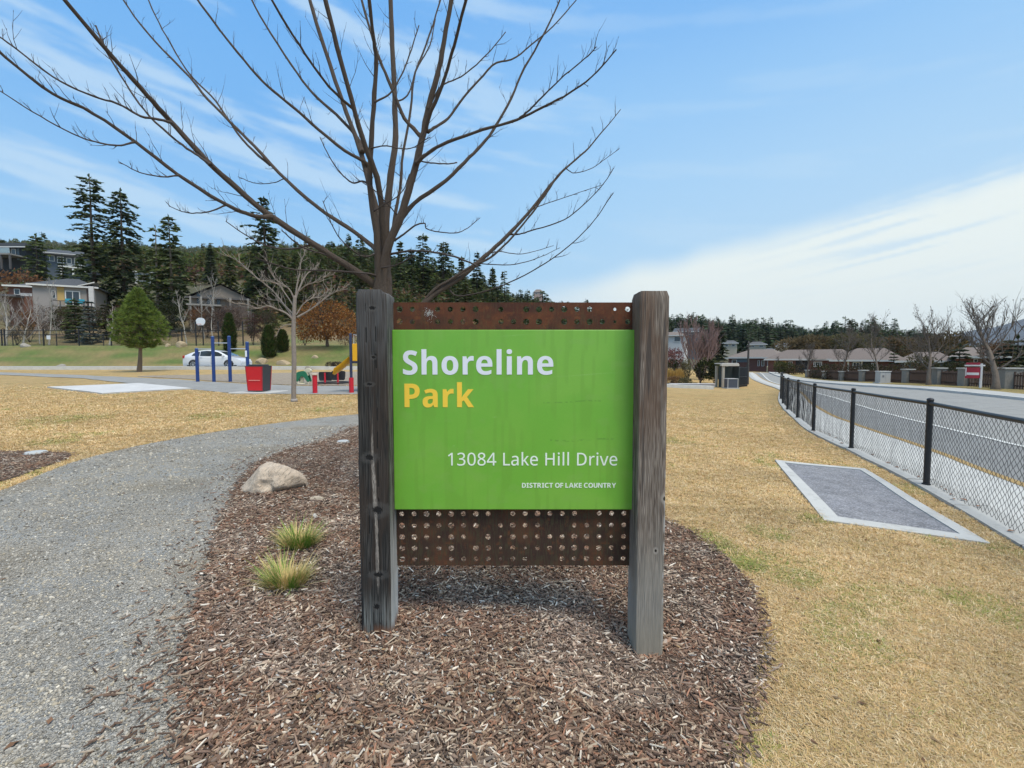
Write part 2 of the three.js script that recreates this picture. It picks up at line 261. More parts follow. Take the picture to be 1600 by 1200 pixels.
// ---------- ground: one sheet to the horizon ----------
{
  const zs = []; for (let z = 60; z > 2; z -= 5) zs.push(z);
  for (let d = -2; d < 10; d += .25) zs.push(-d); for (let d = 10; d < 34; d += .6) zs.push(-d); for (let d = 34; d < 62; d += .5) zs.push(-d);
  for (let d = 62; d < 140; d += 3) zs.push(-d); for (let d = 140; d < 1050; d *= 1.045) zs.push(-d); for (let d = 1050; d < 4200; d *= 1.25) zs.push(-d);
  const ss = []; for (let s = -1.7; s <= 1.7001; s += .012) ss.push(s); for (const k of [2, 2.6, 3.5, 5, 8, 13]) { ss.push(k); ss.unshift(-k); }
  const m = new MB(), C = [];
  const straw = [.62, .43, .195], straw2 = [.54, .375, .165], ochre = [.55, .345, .125], green = [.19, .22, .055], pale = [.60, .43, .19];
  const rows = zs.map(z => ss.map(s => {
    const d = Math.max(-z, 0), x = s * (d + 6), y = d > 1100 ? ground(s * 1106, -1100) - (d - 1100) * .012 : ground(x, z);
    const n1 = fbm2(x * .35, z * .35, 4), n2 = fbm2(x * .09 + 5, z * .09, 3), n3 = fbm2(x * 1.1, z * 1.1, 3);
    let c = mix3(straw, straw2, clamp(.5 + .9 * n1)); c = mix3(c, ochre, clamp(.35 * sst(0, .5, n2) + (s > .1 ? .35 : 0) * sst(3, 9, d)) * .8); c = mix3(c, pale, .5 * sst(.1, .5, n3));
    c = mix3(c, green, .42 * sst(.22, .6, n1 * .6 + n3 * .6));
    for (const g of GREEN) { const q = Math.hypot(x - g[0], (z - g[1])) / g[2]; if (q < 1) c = mix3(c, [.14, .235, .03], (.25 + .5 * g[3]) * sst(1, .3, q + .25 * n3)); }
    const left = s < .35, lf = sst(.3, -.1, s);
    if (d > 34.5 && left) {
      const gb = mix3([.135, .19, .042], [.31, .235, .10], clamp(.40 + 1.25 * fbm2(x * .14, z * .35, 4) + .45 * sst(-20, -5, x)));
      c = mix3(c, gb, sst(39, 41, d) * lf);
      c = mix3(c, [.27, .19, .105], sst(48, 56, d) * clamp(.75 + n2) * lf);
    }
    if (d > 56) { let hc = mix3(hillCol[0], hillCol[1], clamp(.5 + n2)); hc = mix3(hc, hillCol[2], sst(.0, .5, fbm2(x * .012, z * .012, 3)) * .9); c = mix3(c, hc, sst(56, 85, d)); }
    if (d > 18 && d < 62 && s > .55) c = mix3(c, mix3([.33, .26, .085], [.2, .2, .06], clamp(.4 + n1)), .7 * sst(18, 24, d));
    return m.v(x, y, z, x, -z, c);
  }));
  for (let j = 0; j + 1 < zs.length; j++) for (let k = 0; k + 1 < ss.length; k++) m.quad(rows[j][k], rows[j][k + 1], rows[j + 1][k + 1], rows[j + 1][k]);
  struct('ground', m.geo(), M.ground);
}
struct('gravel_path', drapedPoly(pathPoly, .012, .3), M.gravel);
struct('mulch_bed', drapedPoly(bedPoly, .022, .3), M.mulch);
struct('mulch_strip', drapedPoly(stripPoly, .022, .3), M.mulch);
struct('paved_path', drapedPoly(pavedPoly, .02, .8), M.asphLight);
M.playchip = std([.40, .33, .26], .95, { map: rep(T_lawn, .9), bumpMap: rep(T_lawnB, 1), bumpScale: .02 });
struct('play_surface', drapedPoly(playPoly, .016, .8), M.playchip);
// left road with a pale kerb, beyond the lawn
const leftRoadA = [[-75, 35], [-40, 35], [-15, 35], [2, 34.2], [14, 32]], leftRoadB = [[-75, 40.2], [-40, 40.2], [-15, 40.2], [2, 40], [14, 38]];
const rib = (A, B, dy, n, m, e) => ribbon([...A], [...B], dy, n, m, e);
struct('left_road', rib(leftRoadA, leftRoadB, .03, 90, 6), M.asphDark);
struct('left_kerb', rib(leftRoadA.map(([x, d]) => [x, d - .5]), leftRoadA.map(([x, d]) => [x, d]), .23, 90, 1, .25), std([.66, .645, .61], .8, { map: rep(T_conc, .4) }));
// right road
{ const A = resample(stripL[0], 60), B = resample(stripL[1], 60), k = new THREE.Group(); k.name = 'fence_kerb'; k.userData.kind = 'structure'; scene.add(k);
  for (let i = 0; i < 60; i++) { const L = [A[i], A[i + 1]].map(p => [p.x, -p.z]), R = [B[i], B[i + 1]].map(p => [p.x, -p.z]), cut = (q, f) => [lerp(q[0][0], q[1][0], f), lerp(q[0][1], q[1][1], f)], e = .006; part('kerb_slab', ribbon([cut(L, e), cut(L, .5), cut(L, 1 - e)], [cut(R, e), cut(R, .5), cut(R, 1 - e)], .05 + .003 * N2(i * 3.1, 2), 3, 1, .12), M.conc, k); } }
struct('sidewalk', ribbon(off(edgeL, .30), walkR, .02, 120, 4), M.concPale);
struct('gutter', ribbon(off(walkR, -.07), off(walkR, .07), .026, 120, 1), M.gutter);
struct('road_shoulder', ribbon(off(walkR, .07), whiteL, .012, 120, 6), M.asphDark);
struct('road', ribbon(whiteL, kerbR, .016, 120, 12), M.asphLight);
struct('road_line', ribbon(off(whiteL, -.055), off(whiteL, .055), .024, 120, 1), M.paint);
struct('far_kerb', ribbon(kerbR, off(kerbR, .2), .13, 100, 1, .2), M.concPale);
struct('far_sidewalk', ribbon(off(kerbR, .2), off(kerbR, 1.75), .11, 100, 2, .15), M.conc);

// ---------- wood chips, gravel, grass: stuff ----------
function sliver(l, w, t, r) {
  const m = new MB(), bend = (r() - .5) * .35 * l, tw = (r() - .5) * .5, secs = [-.5, -.12, .22, .5], rows = secs.map((s, i) => {
    const ww = w * (i === 0 || i === 3 ? .35 + .5 * r() : .85 + .3 * r()) / 2, a = tw * s, y = bend * (s * s - .1), x = s * l, z = bend * .8 * s * s;
    return [[-ww, -t / 2], [ww, -t / 2], [ww * .8, t / 2], [-ww * .8, t / 2]].map(([q, h]) => m.v(x, y + h * Math.cos(a) + q * Math.sin(a), z + q * Math.cos(a)));
  });
  for (let i = 0; i < 3; i++) for (let k = 0; k < 4; k++) { const n = (k + 1) % 4; m.quad(rows[i][k], rows[i][n], rows[i + 1][n], rows[i + 1][k]); }
  m.quad(rows[0][3], rows[0][2], rows[0][1], rows[0][0]); m.quad(...rows[3]);
  return m.geo().toNonIndexed();
}
const inst = (name, geo, m, list, label, category) => {      // list: [x,y,z, euler, scale, colour]
  const o = new THREE.InstancedMesh(geo, m, list.length), q = new THREE.Quaternion(), mt = new THREE.Matrix4(), c = new THREE.Color();
  list.forEach((e, i) => { q.setFromEuler(new THREE.Euler(e[3][0], e[3][1], e[3][2], 'YXZ')); mt.compose(V(e[0], e[1], e[2]), q, Array.isArray(e[4]) ? V(...e[4]) : V(e[4], e[4], e[4])); o.setMatrixAt(i, mt); o.setColorAt(i, c.setRGB(...e[5])); });
  o.name = numbered(name); o.userData.kind = 'stuff'; o.castShadow = o.receiveShadow = true; scene.add(o); tag(o, label, category); return o;
};
const M_chip = std([1, 1, 1], .9);
{
  const r = rng(21), geos = [0, 1, 2, 3, 4, 5, 6].map(i => { const l = [.024, .034, .046, .030, .020, .062, .028][i], w = [.008, .006, .0065, .010, .0105, .005, .005][i]; const g = sliver(l, w, .004 + r() * .003, r); g.computeVertexNormals(); return g; });
  const pal = [[.185, .115, .08], [.135, .085, .06], [.25, .165, .117], [.34, .245, .17], [.44, .35, .26], [.58, .51, .43], [.08, .048, .034], [.29, .145, .09], [.22, .155, .12]], wt = [.19, .17, .16, .13, .085, .05, .10, .07, .045];
  const pick = () => { let a = r(); for (let i = 0; i < wt.length; i++) { a -= wt[i]; if (a < 0) return pal[i]; } return pal[0]; };
  const lists = geos.map(() => []), peb = [];
  const fill = (poly, n, thin) => {
    const xs = poly.map(p => p.x), zs = poly.map(p => p.z), x0 = Math.min(...xs), x1 = Math.max(...xs), z0 = Math.min(...zs), z1 = Math.max(...zs);
    for (let i = 0; i < n; i++) {
      let x = lerp(x0, x1, r()), z = lerp(z0, z1, r()); const sx = x + (r() - .5) * .16, sz = z + (r() - .5) * .16; if (!inPoly(poly, sx, sz)) continue;
      const d = Math.max(-z, 1); if (r() > Math.min(1, thin / d)) continue;
      let c = pick(); const pn = .5 + .9 * fbm2(x * 1.1, z * 1.1, 3), rd = fbm2(x * 1.7 + 20, z * 1.7, 3), k = .84 + .68 * r() + .4 * (pn - .5); if (rd > .16 && r() < .5) c = mix3(c, [.25, .135, .085], .4); const big = (.75 + .5 * sst(-.5, .5, fbm2(x * 2.3 + 7, z * 2.3, 2))) * (r() < .03 ? 1.7 : 1); c = c.map(v => v * k); if (pn > .6) c = mix3(c, [c[1] * 1.4, c[1] * 1.2, c[1]], .35);
      lists[Math.floor(r() * geos.length)].push([x, ground(x, z) + .022 + r() * r() * .032, z, [(r() - .5) * .9, r() * 6.28, (r() - .5) * .7], [(.65 + r() * .85) * big, 1, (.7 + r() * .7) * big], c]);
    }
  };
  fill(bedPoly, 400000, 2.9); fill(stripPoly, 20000, 5);
  // a few chips strewn onto the path's border
  for (let i = 0; i < 2600; i++) { const e = bedPoly[Math.floor(r() * bedPoly.length)], x = e.x - Math.abs((r() + r() - 1)) * .5, z = e.z + (r() - .5) * .7; if (inPoly(bedPoly, x, z) || !inPoly(pathPoly, x, z)) continue; lists[i % 7].push([x, ground(x, z) + .018 + r() * .01, z, [(r() - .5) * .5, r() * 6.28, (r() - .5) * .4], .8 + r() * .5, pick()]); }
  geos.forEach((g, i) => inst('wood_chips', g, M_chip, lists[i], 'brown shredded wood chips covering the bed around the sign', 'wood chips'));
  M.stone = std([1, 1, 1], .85);
  const sg = [0, 1, 2, 3].map(i => { const g = new THREE.IcosahedronGeometry(1, i === 3 ? 1 : 0), p = g.attributes.position; const sd = i * 7.3; for (let k = 0; k < p.count; k++) { const x = p.getX(k), y = p.getY(k), z = p.getZ(k), f = .75 + .5 * (N3(x * 1.3 + sd, y * 1.3, z * 1.3) * .5 + .5); p.setXYZ(k, x * f, y * f * .62, z * f * .85); } g.computeVertexNormals(); return g; });
  const L = [[], [], [], []];
  const xs = pathPoly.map(p => p.x), zs = pathPoly.map(p => p.z), x0 = Math.max(-7, Math.min(...xs)), x1 = Math.max(...xs), z0 = -9.5, z1 = Math.max(...zs);
  for (let i = 0; i < 520000; i++) {
    const x = lerp(x0, x1, r()), z = lerp(z0, z1, r()), d = Math.max(-z, 1); if (r() > (1.9 / d) ** 1.7) continue; if (x < -1.25 * d - .5 || !inPoly(pathPoly, x, z) || inPoly(stripPoly, x, z)) continue;
    if (inPoly(bedPoly, x - (r() + r() - .6) * .35, z)) { if (r() > .3) continue; }
    const w = fbm2(x * .5 + 3, z * .5, 3), s = (.004 + .0065 * r() * r() + (r() < .02 ? .006 : 0)) * Math.min(2, .8 + d * .12);
    let k = .22 + .22 * r() + (r() < .09 ? .20 : 0) - (r() < .18 ? .13 : 0) + .03 * w; const tan = r() < .14 ? .9 : .2 + .7 * Math.max(0, w);
    L[Math.floor(r() * 4)].push([x, ground(x, z) + .013 + s * .15, z, [r() * 6, r() * 6, (r() - .5)], s, [k * (1.10 + .18 * tan), k * (1.04 + .04 * tan), k * (.94 - .16 * tan)]]);
  }
  // loose pebbles in the lower left of the bed
  for (let i = 0; i < 2600; i++) { const x = lerp(-2.4, 1.2, r()), z = -lerp(1.6, 4.6, r()); if (!inPoly(bedPoly, x, z)) continue; const q = Math.exp(-((x + .75) ** 2) / .35) + .10; if (r() > q * .8) continue; const s = .004 + .006 * r() * r(), k = .26 + .28 * r(); L[i % 4].push([x, ground(x, z) + .036 + r() * .008, z, [r() * .5, r() * 6, r() * .5], [s * 1.3, s * .7, s], [k, k * .97, k * .94]]); }
  sg.forEach((g, i) => inst('gravel', g, M.stone, L[i], 'loose grey crushed gravel lying on the path', 'gravel'));
}
// dry lawn
const jitc = r => { const k = .6 + .8 * r(); return r() < .6 ? [.17 * k, .09 * k, .05 * k] : [.30 * k, .20 * k, .11 * k]; };
{
  const r = rng(33);
  const tuft = (n, h, spread, w) => { const m = new MB(); for (let i = 0; i < n; i++) { const a = r() * 6.28, l = h * (.55 + .8 * r()), q = spread * r(), x = Math.cos(a) * q, z = Math.sin(a) * q, b = a + (r() - .5) * 2.2, lean = .45 + 1.15 * r(), ww = w * (.7 + .6 * r()); const dx = Math.cos(b), dz = Math.sin(b), sx = -dz * ww / 2, sz = dx * ww / 2; const p1 = [x + dx * l * .35 * lean, l * .42, z + dz * l * .35 * lean], p2 = [x + dx * l * .95 * lean, l * (.75 - .35 * lean), z + dz * l * .95 * lean]; const A = m.v(x - sx, 0, z - sz), B = m.v(x + sx, 0, z + sz), C = m.v(p1[0] + sx * .8, p1[1], p1[2] + sz * .8), D = m.v(p1[0] - sx * .8, p1[1], p1[2] - sz * .8), E = m.v(...p2); m.quad(A, B, C, D); m.tri(D, C, E); } return m.geo(); };
  const geos = [0, 1, 2, 3].map(() => tuft(9, .036, .03, .0028)), big = [0, 1, 2].map(() => tuft(9, .055, .06, .006));
  const M_grass = std([1, 1, 1], .9, { side: THREE.DoubleSide });
  const lists = geos.map(() => []), bl = big.map(() => []);
  const cols = [[.68, .465, .225], [.63, .415, .185], [.73, .55, .31], [.55, .38, .17], [.79, .635, .395], [.49, .38, .15]];
  const ok = (x, z) => !inPoly(bedPoly, x, z) && !inPoly(pathPoly, x, z) && !inPoly(padOuter, x, z) && !inPoly(stripPoly, x, z) && !inPoly(pavedPoly, x, z) && !inPoly(playPoly, x, z) && !inPoly(slabPoly, x, z);
  const eX = d => { for (let i = 1; i < edgeL.length; i++) if (d < edgeL[i][1]) { const a = edgeL[i - 1], b = edgeL[i]; return lerp(a[0], b[0], (d - a[1]) / (b[1] - a[1])); } return 99; };
  for (let i = 0; i < 900000; i++) {
    const d = 1.3 + 25 * r() ** 1.9, s = lerp(-1.25, 1.25, r()), x = s * (d + .6), z = -d;
    if (d < 9 ? r() > 1 : r() > .8) continue; if (x > eX(d) - .05 || !ok(x, z)) continue;
    const n1 = fbm2(x * .35, z * .35, 4), n3 = fbm2(x * 1.1, z * 1.1, 3);
    let c = cols[Math.floor(r() * cols.length)].slice(), k = .84 + .3 * r() + .25 * n1; c = c.map(v => v * k); let gr = .35 * sst(.2, .6, n1 * .6 + n3 * .6), hs = 1;
    for (const g of GREEN) { const q = Math.hypot(x - g[0], z - g[1]) / g[2]; if (q < 1) { gr = Math.max(gr, (.25 + .7 * g[3]) * sst(1, .35, q + .3 * n3)); hs = Math.max(hs, 1 + .5 * g[3] * (1 - q)); } }
    if (r() < gr) c = mix3(c, [.15 + .1 * r(), .27, .035], .8); if (r() < .02) c = [.3, .2, .12];
    const e = [x, ground(x, z), z, [(r() - .5) * .3, r() * 6.28, (r() - .5) * .3]];
    if (d < 5.2) { if (r() < .99) lists[i % 4].push([...e, (.75 + .5 * r()) * hs * Math.max(1, d / 3.2), c]); } else if (r() < .62 * (1 - sst(8, 23, d))) bl[i % 3].push([...e, (.5 + .32 * r()) * Math.min(1.5, .75 + d * .04), c.map(v => v * 1.1)]);
  }
  geos.forEach((g, i) => inst('lawn_grass', g, M_grass, lists[i], 'short dry straw coloured lawn grass with a few green tufts', 'grass'));
  big.forEach((g, i) => inst('lawn_grass', g, M_grass, bl[i], 'short dry straw coloured lawn grass farther from the camera', 'grass'));
    // dead leaves blown over lawn, chips and path
  const lm = new MB(); for (let i = 0; i < 260; i++) { const d = 1.7 + 12 * r() ** 1.3, x = lerp(-1.15, 1.0, r()) * d, z = -d, s = .008 + .016 * r(), a = r() * 6.28, onp = inPoly(pathPoly, x, z), y = ground(x, z) + (onp ? .017 : inPoly(bedPoly, x, z) ? .05 : .022), c = jitc(r); if (x > eX(d) - .1 || inPoly(padOuter, x, z) || (onp && r() < .6)) continue; const q = (an, k, h) => V(x + Math.cos(a + an) * s * k, y + h, z + Math.sin(a + an) * s * k); const u1 = .5 + .3 * r(); lm.face([q(0, 1.5, .010 * r()), q(.5, .8 * u1, .004), q(1.2, .95 * u1, .010), q(2.0, .5 * u1, .006), q(3.14, 1.2, .006 * r()), q(4.2, .55 * u1, .010), q(5.1, .9 * u1, .005), q(5.8, .7 * u1, .003)], null, c); }
  const lo = solo('dead_leaves', lm.geo(), new THREE.MeshStandardMaterial({ vertexColors: true, roughness: .9, side: 2 }), null, 'small brown dead leaves scattered over the lawn, chips and path', 'leaves'); lo.userData.kind = 'stuff';
  console.log('tufts', lists.reduce((a, l) => a + l.length, 0), bl.reduce((a, l) => a + l.length, 0));
}
// ---------- the park sign ----------
{
  const DF = 2.70, sign = thing('park_sign', 'large green park sign between two weathered wooden posts in the wood chip bed', 'sign', V(at(800, 724, DF).x, ground(0.02, -DF - .1), -DF - .1));
  const O = sign.position;
  // posts: a loop of corners with small chamfers, many rings, slight wear; uv runs round the post in metres
  const post = (x0, x1, zf, zb, y0, y1, seed, slant) => {
    const m = new MB(), c = .008, L = [[x0 + c, zf], [x1 - c, zf], [x1, zf - c], [x1, zb + c], [x1 - c, zb], [x0 + c, zb], [x0, zb + c], [x0, zf - c]], n = 70; let per = [0];
    const Q = []; for (let k = 0; k < 8; k++) { const a = L[k], b = L[(k + 1) % 8], q = Math.hypot(b[0] - a[0], b[1] - a[1]), s = q > .05 ? 9 : 1; for (let j = 0; j < s; j++) Q.push([lerp(a[0], b[0], j / s), lerp(a[1], b[1], j / s)]); }
    Q.push(Q[0]); const us = [0]; for (let k = 1; k < Q.length; k++) us.push(us[k - 1] + Math.hypot(Q[k][0] - Q[k - 1][0], Q[k][1] - Q[k - 1][1]));
    const cx = (x0 + x1) / 2, cz = (zf + zb) / 2; let prev;
    for (let i = 0; i <= n; i++) {
      const y = lerp(y0, y1, i / n), row = Q.map(([x, z], k) => { const w = .0025 * N3(x * 25 + seed, y * 2, z * 25) + .0012 * N3(x * 70, y * 5, z * 70 + seed); const g = sst(.035, 0, y1 - y) * .010, f = 1 + (w - g) / .09; const top = i === n ? slant(x, z) : 0; return m.v(cx + (x - cx) * f - O.x, y + top - O.y, cz + (z - cz) * f - O.z, us[k], y); });
      if (prev) for (let k = 0; k + 1 < row.length; k++) m.quad(prev[k], prev[k + 1], row[k + 1], row[k]); prev = row;
    }
    const t = m.v(cx - O.x, y1 + .004 - O.y, cz - O.z, .05, y1); const base = prev.map((id, k) => m.v(m.p[id * 3], m.p[id * 3 + 1], m.p[id * 3 + 2], .02 + Q[k][0] - x0, y1 + Q[k][1] - zf)); for (let k = 0; k + 1 < base.length; k++) m.tri(t, base[k], base[k + 1]);
    return m.geo();
  };
  const grain = (u, v, s) => { const w = .02 * (tfbm(u, v * .3, 1, 2) - .5); return .5 * tn(u + w + s, v * .06, 7) + .3 * tn(u + w + s, v * .05, 6) + .2 * tn(u + w, v * .12, 5); };
  const knots = (u, v, K) => { let a = 0; for (const [ku, kv, r] of K) { const q = Math.hypot((u - ku) / r, (v - kv) / (r * .55)); a = Math.max(a, sst(1, .35, q)); } return a; };
  // texture covers .76 m round the post (u) and 2.2 m of height (v)
  const WU = .76, WV = 2.5, KL = [[.094 / WU, 1.0 - .0 / WV, .012]];
  const vL = y => (y + .1) / WV;
  const kl = [[.088, 2.01, .014], [.092, 1.72, .007], [.066, 1.56, .010], [.058, 1.12, .017], [.104, .80, .02], [.1, .40, .018], [.086, .2, .012]];
  const kq = (x, y, kx, ky, r) => { const w = .35 * (tn(x * 9 + kx, y * 9, 2) - .5); return Math.hypot((x - kx) / (r * 1.4) * (.8 + w), (y - ky) / (r * (.8 + 1.1 * ((kx * 91) % 1))) + 1.3 * w) + .5 * (tn(x * 6, y * 2, 4) - .5); };
  const texL = tex(640, 1792, (u, v) => {
    const x = u * WU, y = v * WV - .1, g = grain(u, v, 0), b = tfbm(u, v * .5, 2, 3), front = x < .18, side = x >= .178 && x < .38;
    let c = mix3([.012, .011, .010], [.082, .075, .069], sst(.34, .9, g)); c = mix3(c, [.045, .030, .022], .6 * sst(.42, .62, b));
    c = mix3(c, [.12, .125, .13], .5 * sst(1.55, 1.95, y + .2 * (b - .5)) * sst(.2, .6, g));
    if (front) {
      // bare streak where the surface has peeled, running down the middle
      const cx = .078 + .012 * (tfbm(.3, v, 1, 3) - .5) + .02 * sst(1.2, .6, y), w = .006 + .018 * tn(.7, v, 3) * sst(1.35, .8, y) * sst(.28, .5, y);
      c = mix3(c, [.34, .30, .26], sst(w, w * .5, Math.abs(x - cx)) * sst(1.42, 1.1, y) * sst(.25, .4, y) * (.35 + .65 * sst(.35, .6, tn(u, v * .3, 7))));
      const cr = Math.abs(x - .05 - .006 * (tfbm(.1, v, 2, 3) - .5)); c = mix3(c, [.008, .007, .006], sst(.005, .0015, cr) * sst(.45, .6, tn(.2, v, 3)));
      const cr2 = Math.abs(x - .108 - .008 * (tfbm(.5, v, 2, 3) - .5)); c = mix3(c, [.008, .007, .006], sst(.0045, .0015, cr2) * sst(.5, .62, tn(.8, v, 3)));
      c = mix3(c, [.30, .31, .29], .75 * sst(.34, .1, y) * sst(.3, .7, g) * (x < .06 || x > .12 ? 1 : .55));
    }
    if (side) c = mix3(c, mix3([.30, .32, .32], [.52, .52, .50], sst(.3, .7, g)), clamp(sst(.95, .35, y + .25 * (b - .5)) * .95 + .35 * sst(.4, .7, g)));
    c = mix3(c, [.20, .085, .04], .8 * sst(.1, .045, y + .03 * (b - .5)) * sst(.3, .6, tfbm(u * 2, v, 2, 2)));
    for (const [kx, ky, r] of kl) { const q = kq(x, y, kx, ky, r); if (q < 2.4) { c = mix3(c, [.10, .095, .09], .4 * sst(2.4, 1.4, q)); c = mix3(c, [.006, .005, .005], sst(1, .6, q)); } }
    return c;
  });
  const texLB = tex(640, 1792, (u, v) => { const x = u * WU, y = v * WV - .1; let h = .75 * grain(u, v, 0) + .25; if (x < .18) { const cr = Math.abs(x - .05 - .006 * (tfbm(.1, v, 2, 3) - .5)); h -= .8 * sst(.005, .0015, cr) * sst(.45, .6, tn(.2, v, 3)); const cr2 = Math.abs(x - .108 - .008 * (tfbm(.5, v, 2, 3) - .5)); h -= .8 * sst(.0045, .0015, cr2) * sst(.5, .62, tn(.8, v, 3)); } for (const [kx, ky, r] of kl) { const q = kq(x, y, kx, ky, r); h -= .9 * sst(1, .5, q); } return clamp(h); }, false);
  const kr = [[.11, .68, .008], [.16, 1.0, .012]];
  const texR = tex(640, 1792, (u, v) => {
    const x = u * WU, y = v * WV - .1, g = grain(u, v, .37), b = tfbm(u + .3, v * .5, 2, 3), fine = tn(u, v * .1, 7);
    let c = mix3([.085, .062, .048], [.33, .28, .235], sst(.28, .8, .55 * g + .45 * fine)); c = mix3(c, [.12, .068, .042], .6 * sst(1.15, 1.6, y) * sst(.3, .6, b));
    c = mix3(c, [.045, .04, .038], .7 * sst(.58, .72, tfbm(u, v * .12, 3, 3))); c = mix3(c, [.37, .345, .30], .55 * sst(.95, .4, y + .2 * (b - .5)));
    c = mix3(c, [.47, .47, .46], .75 * sst(.016, .004, Math.abs(x - .165)) * sst(.5, .65, tn(.3, v, 3)) * sst(1.4, .9, y));
    c = mix3(c, [.36, .30, .21], .4 * sst(.35, .1, y));
    for (const [kx, ky, r] of kr) { const q = Math.hypot((x - kx) / r, (y - ky) / (r * 1.4)); if (q < 2.6) { c = mix3(c, [.42, .38, .33], .6 * sst(2.6, 1.4, q)); c = mix3(c, [.012, .01, .01], sst(1, .6, q)); } }
    return c;
  });
  const texRB = tex(640, 1792, (u, v) => clamp(.2 + .55 * grain(u, v, .37) + .25 * tn(u, v * .1, 7)), false);
  const pm = (t, b) => { for (const k of [t, b]) { k.repeat.set(1 / WU, 1 / WV); k.offset.set(0, .1 / WV); } return new THREE.MeshStandardMaterial({ map: t, bumpMap: b, bumpScale: .006, roughness: .88 }); };
  const lx0 = at(560.2, 724, DF).x, lx1 = at(607.3, 724, DF).x, rx0 = at(996.2, 724, DF).x, rx1 = at(1041, 724, DF).x;
  // y in the textures is height above each post's own foot
  const lyb = at(590, 998, DF).y, lyt = at(590, 450.5, DF).y, ryb = at(1012, 1030, DF).y, ryt = at(1020, 453.5, DF).y;
  const fix = (g, y0) => { const uv = g.attributes.uv; for (let i = 0; i < uv.count; i++) uv.setY(i, uv.getY(i) - y0); return g; };
  part('post', fix(post(lx0, lx1, -DF, -DF - .19, lyb - .25, lyt, 3, (x, z) => -.004 - .020 * sst(lx1 - .03, lx1, x)), lyb), pm(texL, texLB), sign, 'left post of blackened cracked timber with a pale peeled streak');
  part('post', fix(post(rx0, rx1, -DF, -DF - .185, ryb - .3, ryt, 9, () => -.002), ryb), pm(texR, texRB), sign, 'right post of brown grey weathered timber');

  // rusted steel plate with round holes: upper strip and lower strip of one sheet behind the board
  const DP = 2.862, TH = .005;
  const rust = tex(1024, 1024, (u, v) => { const a = tfbm(u, v, 1, 5), b = tfbm(v, u, 3, 4), f = tn(u, v, 7), s = tn(u, v * .1, 6); let c = mix3([.068, .019, .010], [.115, .034, .013], sst(.3, .7, a)); c = mix3(c, [.18, .06, .018], .45 * sst(.6, .8, b)); c = mix3(c, [.045, .02, .013], .5 * sst(.52, .74, tfbm(u + .4, v, 2, 4))); c = mix3(c, [.10, .075, .03], .25 * sst(.6, .8, s)); return c.map(q => q * (.75 + .5 * f)); });
  const rust2 = tex(1024, 1024, (u, v) => { const a = tfbm(u + .2, v, 1, 5), b = tfbm(v, u + .3, 3, 4), f = tn(u, v, 7), s = tn(u, v * .1, 6); let c = mix3([.045, .022, .014], [.095, .038, .018], sst(.35, .7, a)); c = mix3(c, [.16, .055, .018], .5 * sst(.58, .8, b)); c = mix3(c, [.06, .052, .025], .6 * sst(.52, .72, s)); return c.map(q => q * (.75 + .5 * f)); });
  M.rust = new THREE.MeshStandardMaterial({ map: rust, roughness: .85, metalness: 0 }); M.rust2 = new THREE.MeshStandardMaterial({ map: rust2, roughness: .88 });
  const plate = (yTop, yBot, xl, xr, rows, mtl, holes) => {
    const a = at(xl, yTop, DP), b = at(xr, yTop, DP), c = at(xl, yBot, DP), y1 = a.y, y0 = c.y, s = new THREE.Shape(), x0 = a.x - .02, x1 = b.x + .02;
    s.moveTo(x0 - O.x, y0 - O.y); s.lineTo(x1 - O.x, y0 - O.y); s.lineTo(x1 - O.x, y1 - O.y); s.lineTo(x0 - O.x, y1 - O.y); s.closePath();
    for (const [hx, hy, r] of holes) { const q = at(hx, hy, DP), h = new THREE.Path(); h.absarc(q.x - O.x, q.y - O.y, r, 0, Math.PI * 2, true); s.holes.push(h); }
    const g = new THREE.ExtrudeGeometry(s, { depth: TH, bevelEnabled: false, curveSegments: 9 }); g.translate(0, 0, -DP - TH - O.z); return g;
  };
  const SZ = { b: .0192, m: .0162, s: .0098 };
  const up = ['bm.mmmb.m.bbmbmm.sm', 'bm.mmmb.mmbb.bmbmsm'], hu = [], hl = [];
  up.forEach((row, j) => [...row].forEach((c, i) => { if (SZ[c]) hu.push([624.4 + i * 19.79, [483.2, 502.7][j], SZ[c]]); }));
  const lo = ['mmbmbmbm.mmbmmm.mmm', 'bmbmbmb.mbmm..mmmmm', 'bbmsbm.bsbmmmmbbmsm', 'bbsmb.bbsmsmmbbmbmm', 'bmm.mmmmsmm..mmbmmm'];
  // the lower strip: columns 627.7 .. 975 at the top row, drawing in a little towards the bottom
  lo.forEach((row, j) => [...row].forEach((c, i) => { if (SZ[c]) hl.push([627.6 + j * .25 + i * (19.3 - j * .03), [803.2, 821.4, 839.3, 856.8, 873.8][j] - i * .06, SZ[c] * .97]); }));
  part('perforated_strip', plate(472.5, 520, 612, 990.5, 2, M.rust, hu), M.rust, sign, 'rust red upper steel strip with two rows of round holes');
  part('perforated_strip', plate(790, 883.5, 617, 984, 5, M.rust2, hl), M.rust2, sign, 'dark rusty lower steel strip with five rows of round holes');

  // the green board
  const DB = 2.815, A = at(612.4, 515.3, DB), B = at(993.6, 515.3, DB), C = at(616, 796.3, DB);
  const w = B.x - A.x, h = A.y - C.y, cx = (A.x + B.x) / 2 - O.x, cy = (A.y + C.y) / 2 - O.y, bt = .028, bz = -DB - bt / 2 - O.z;
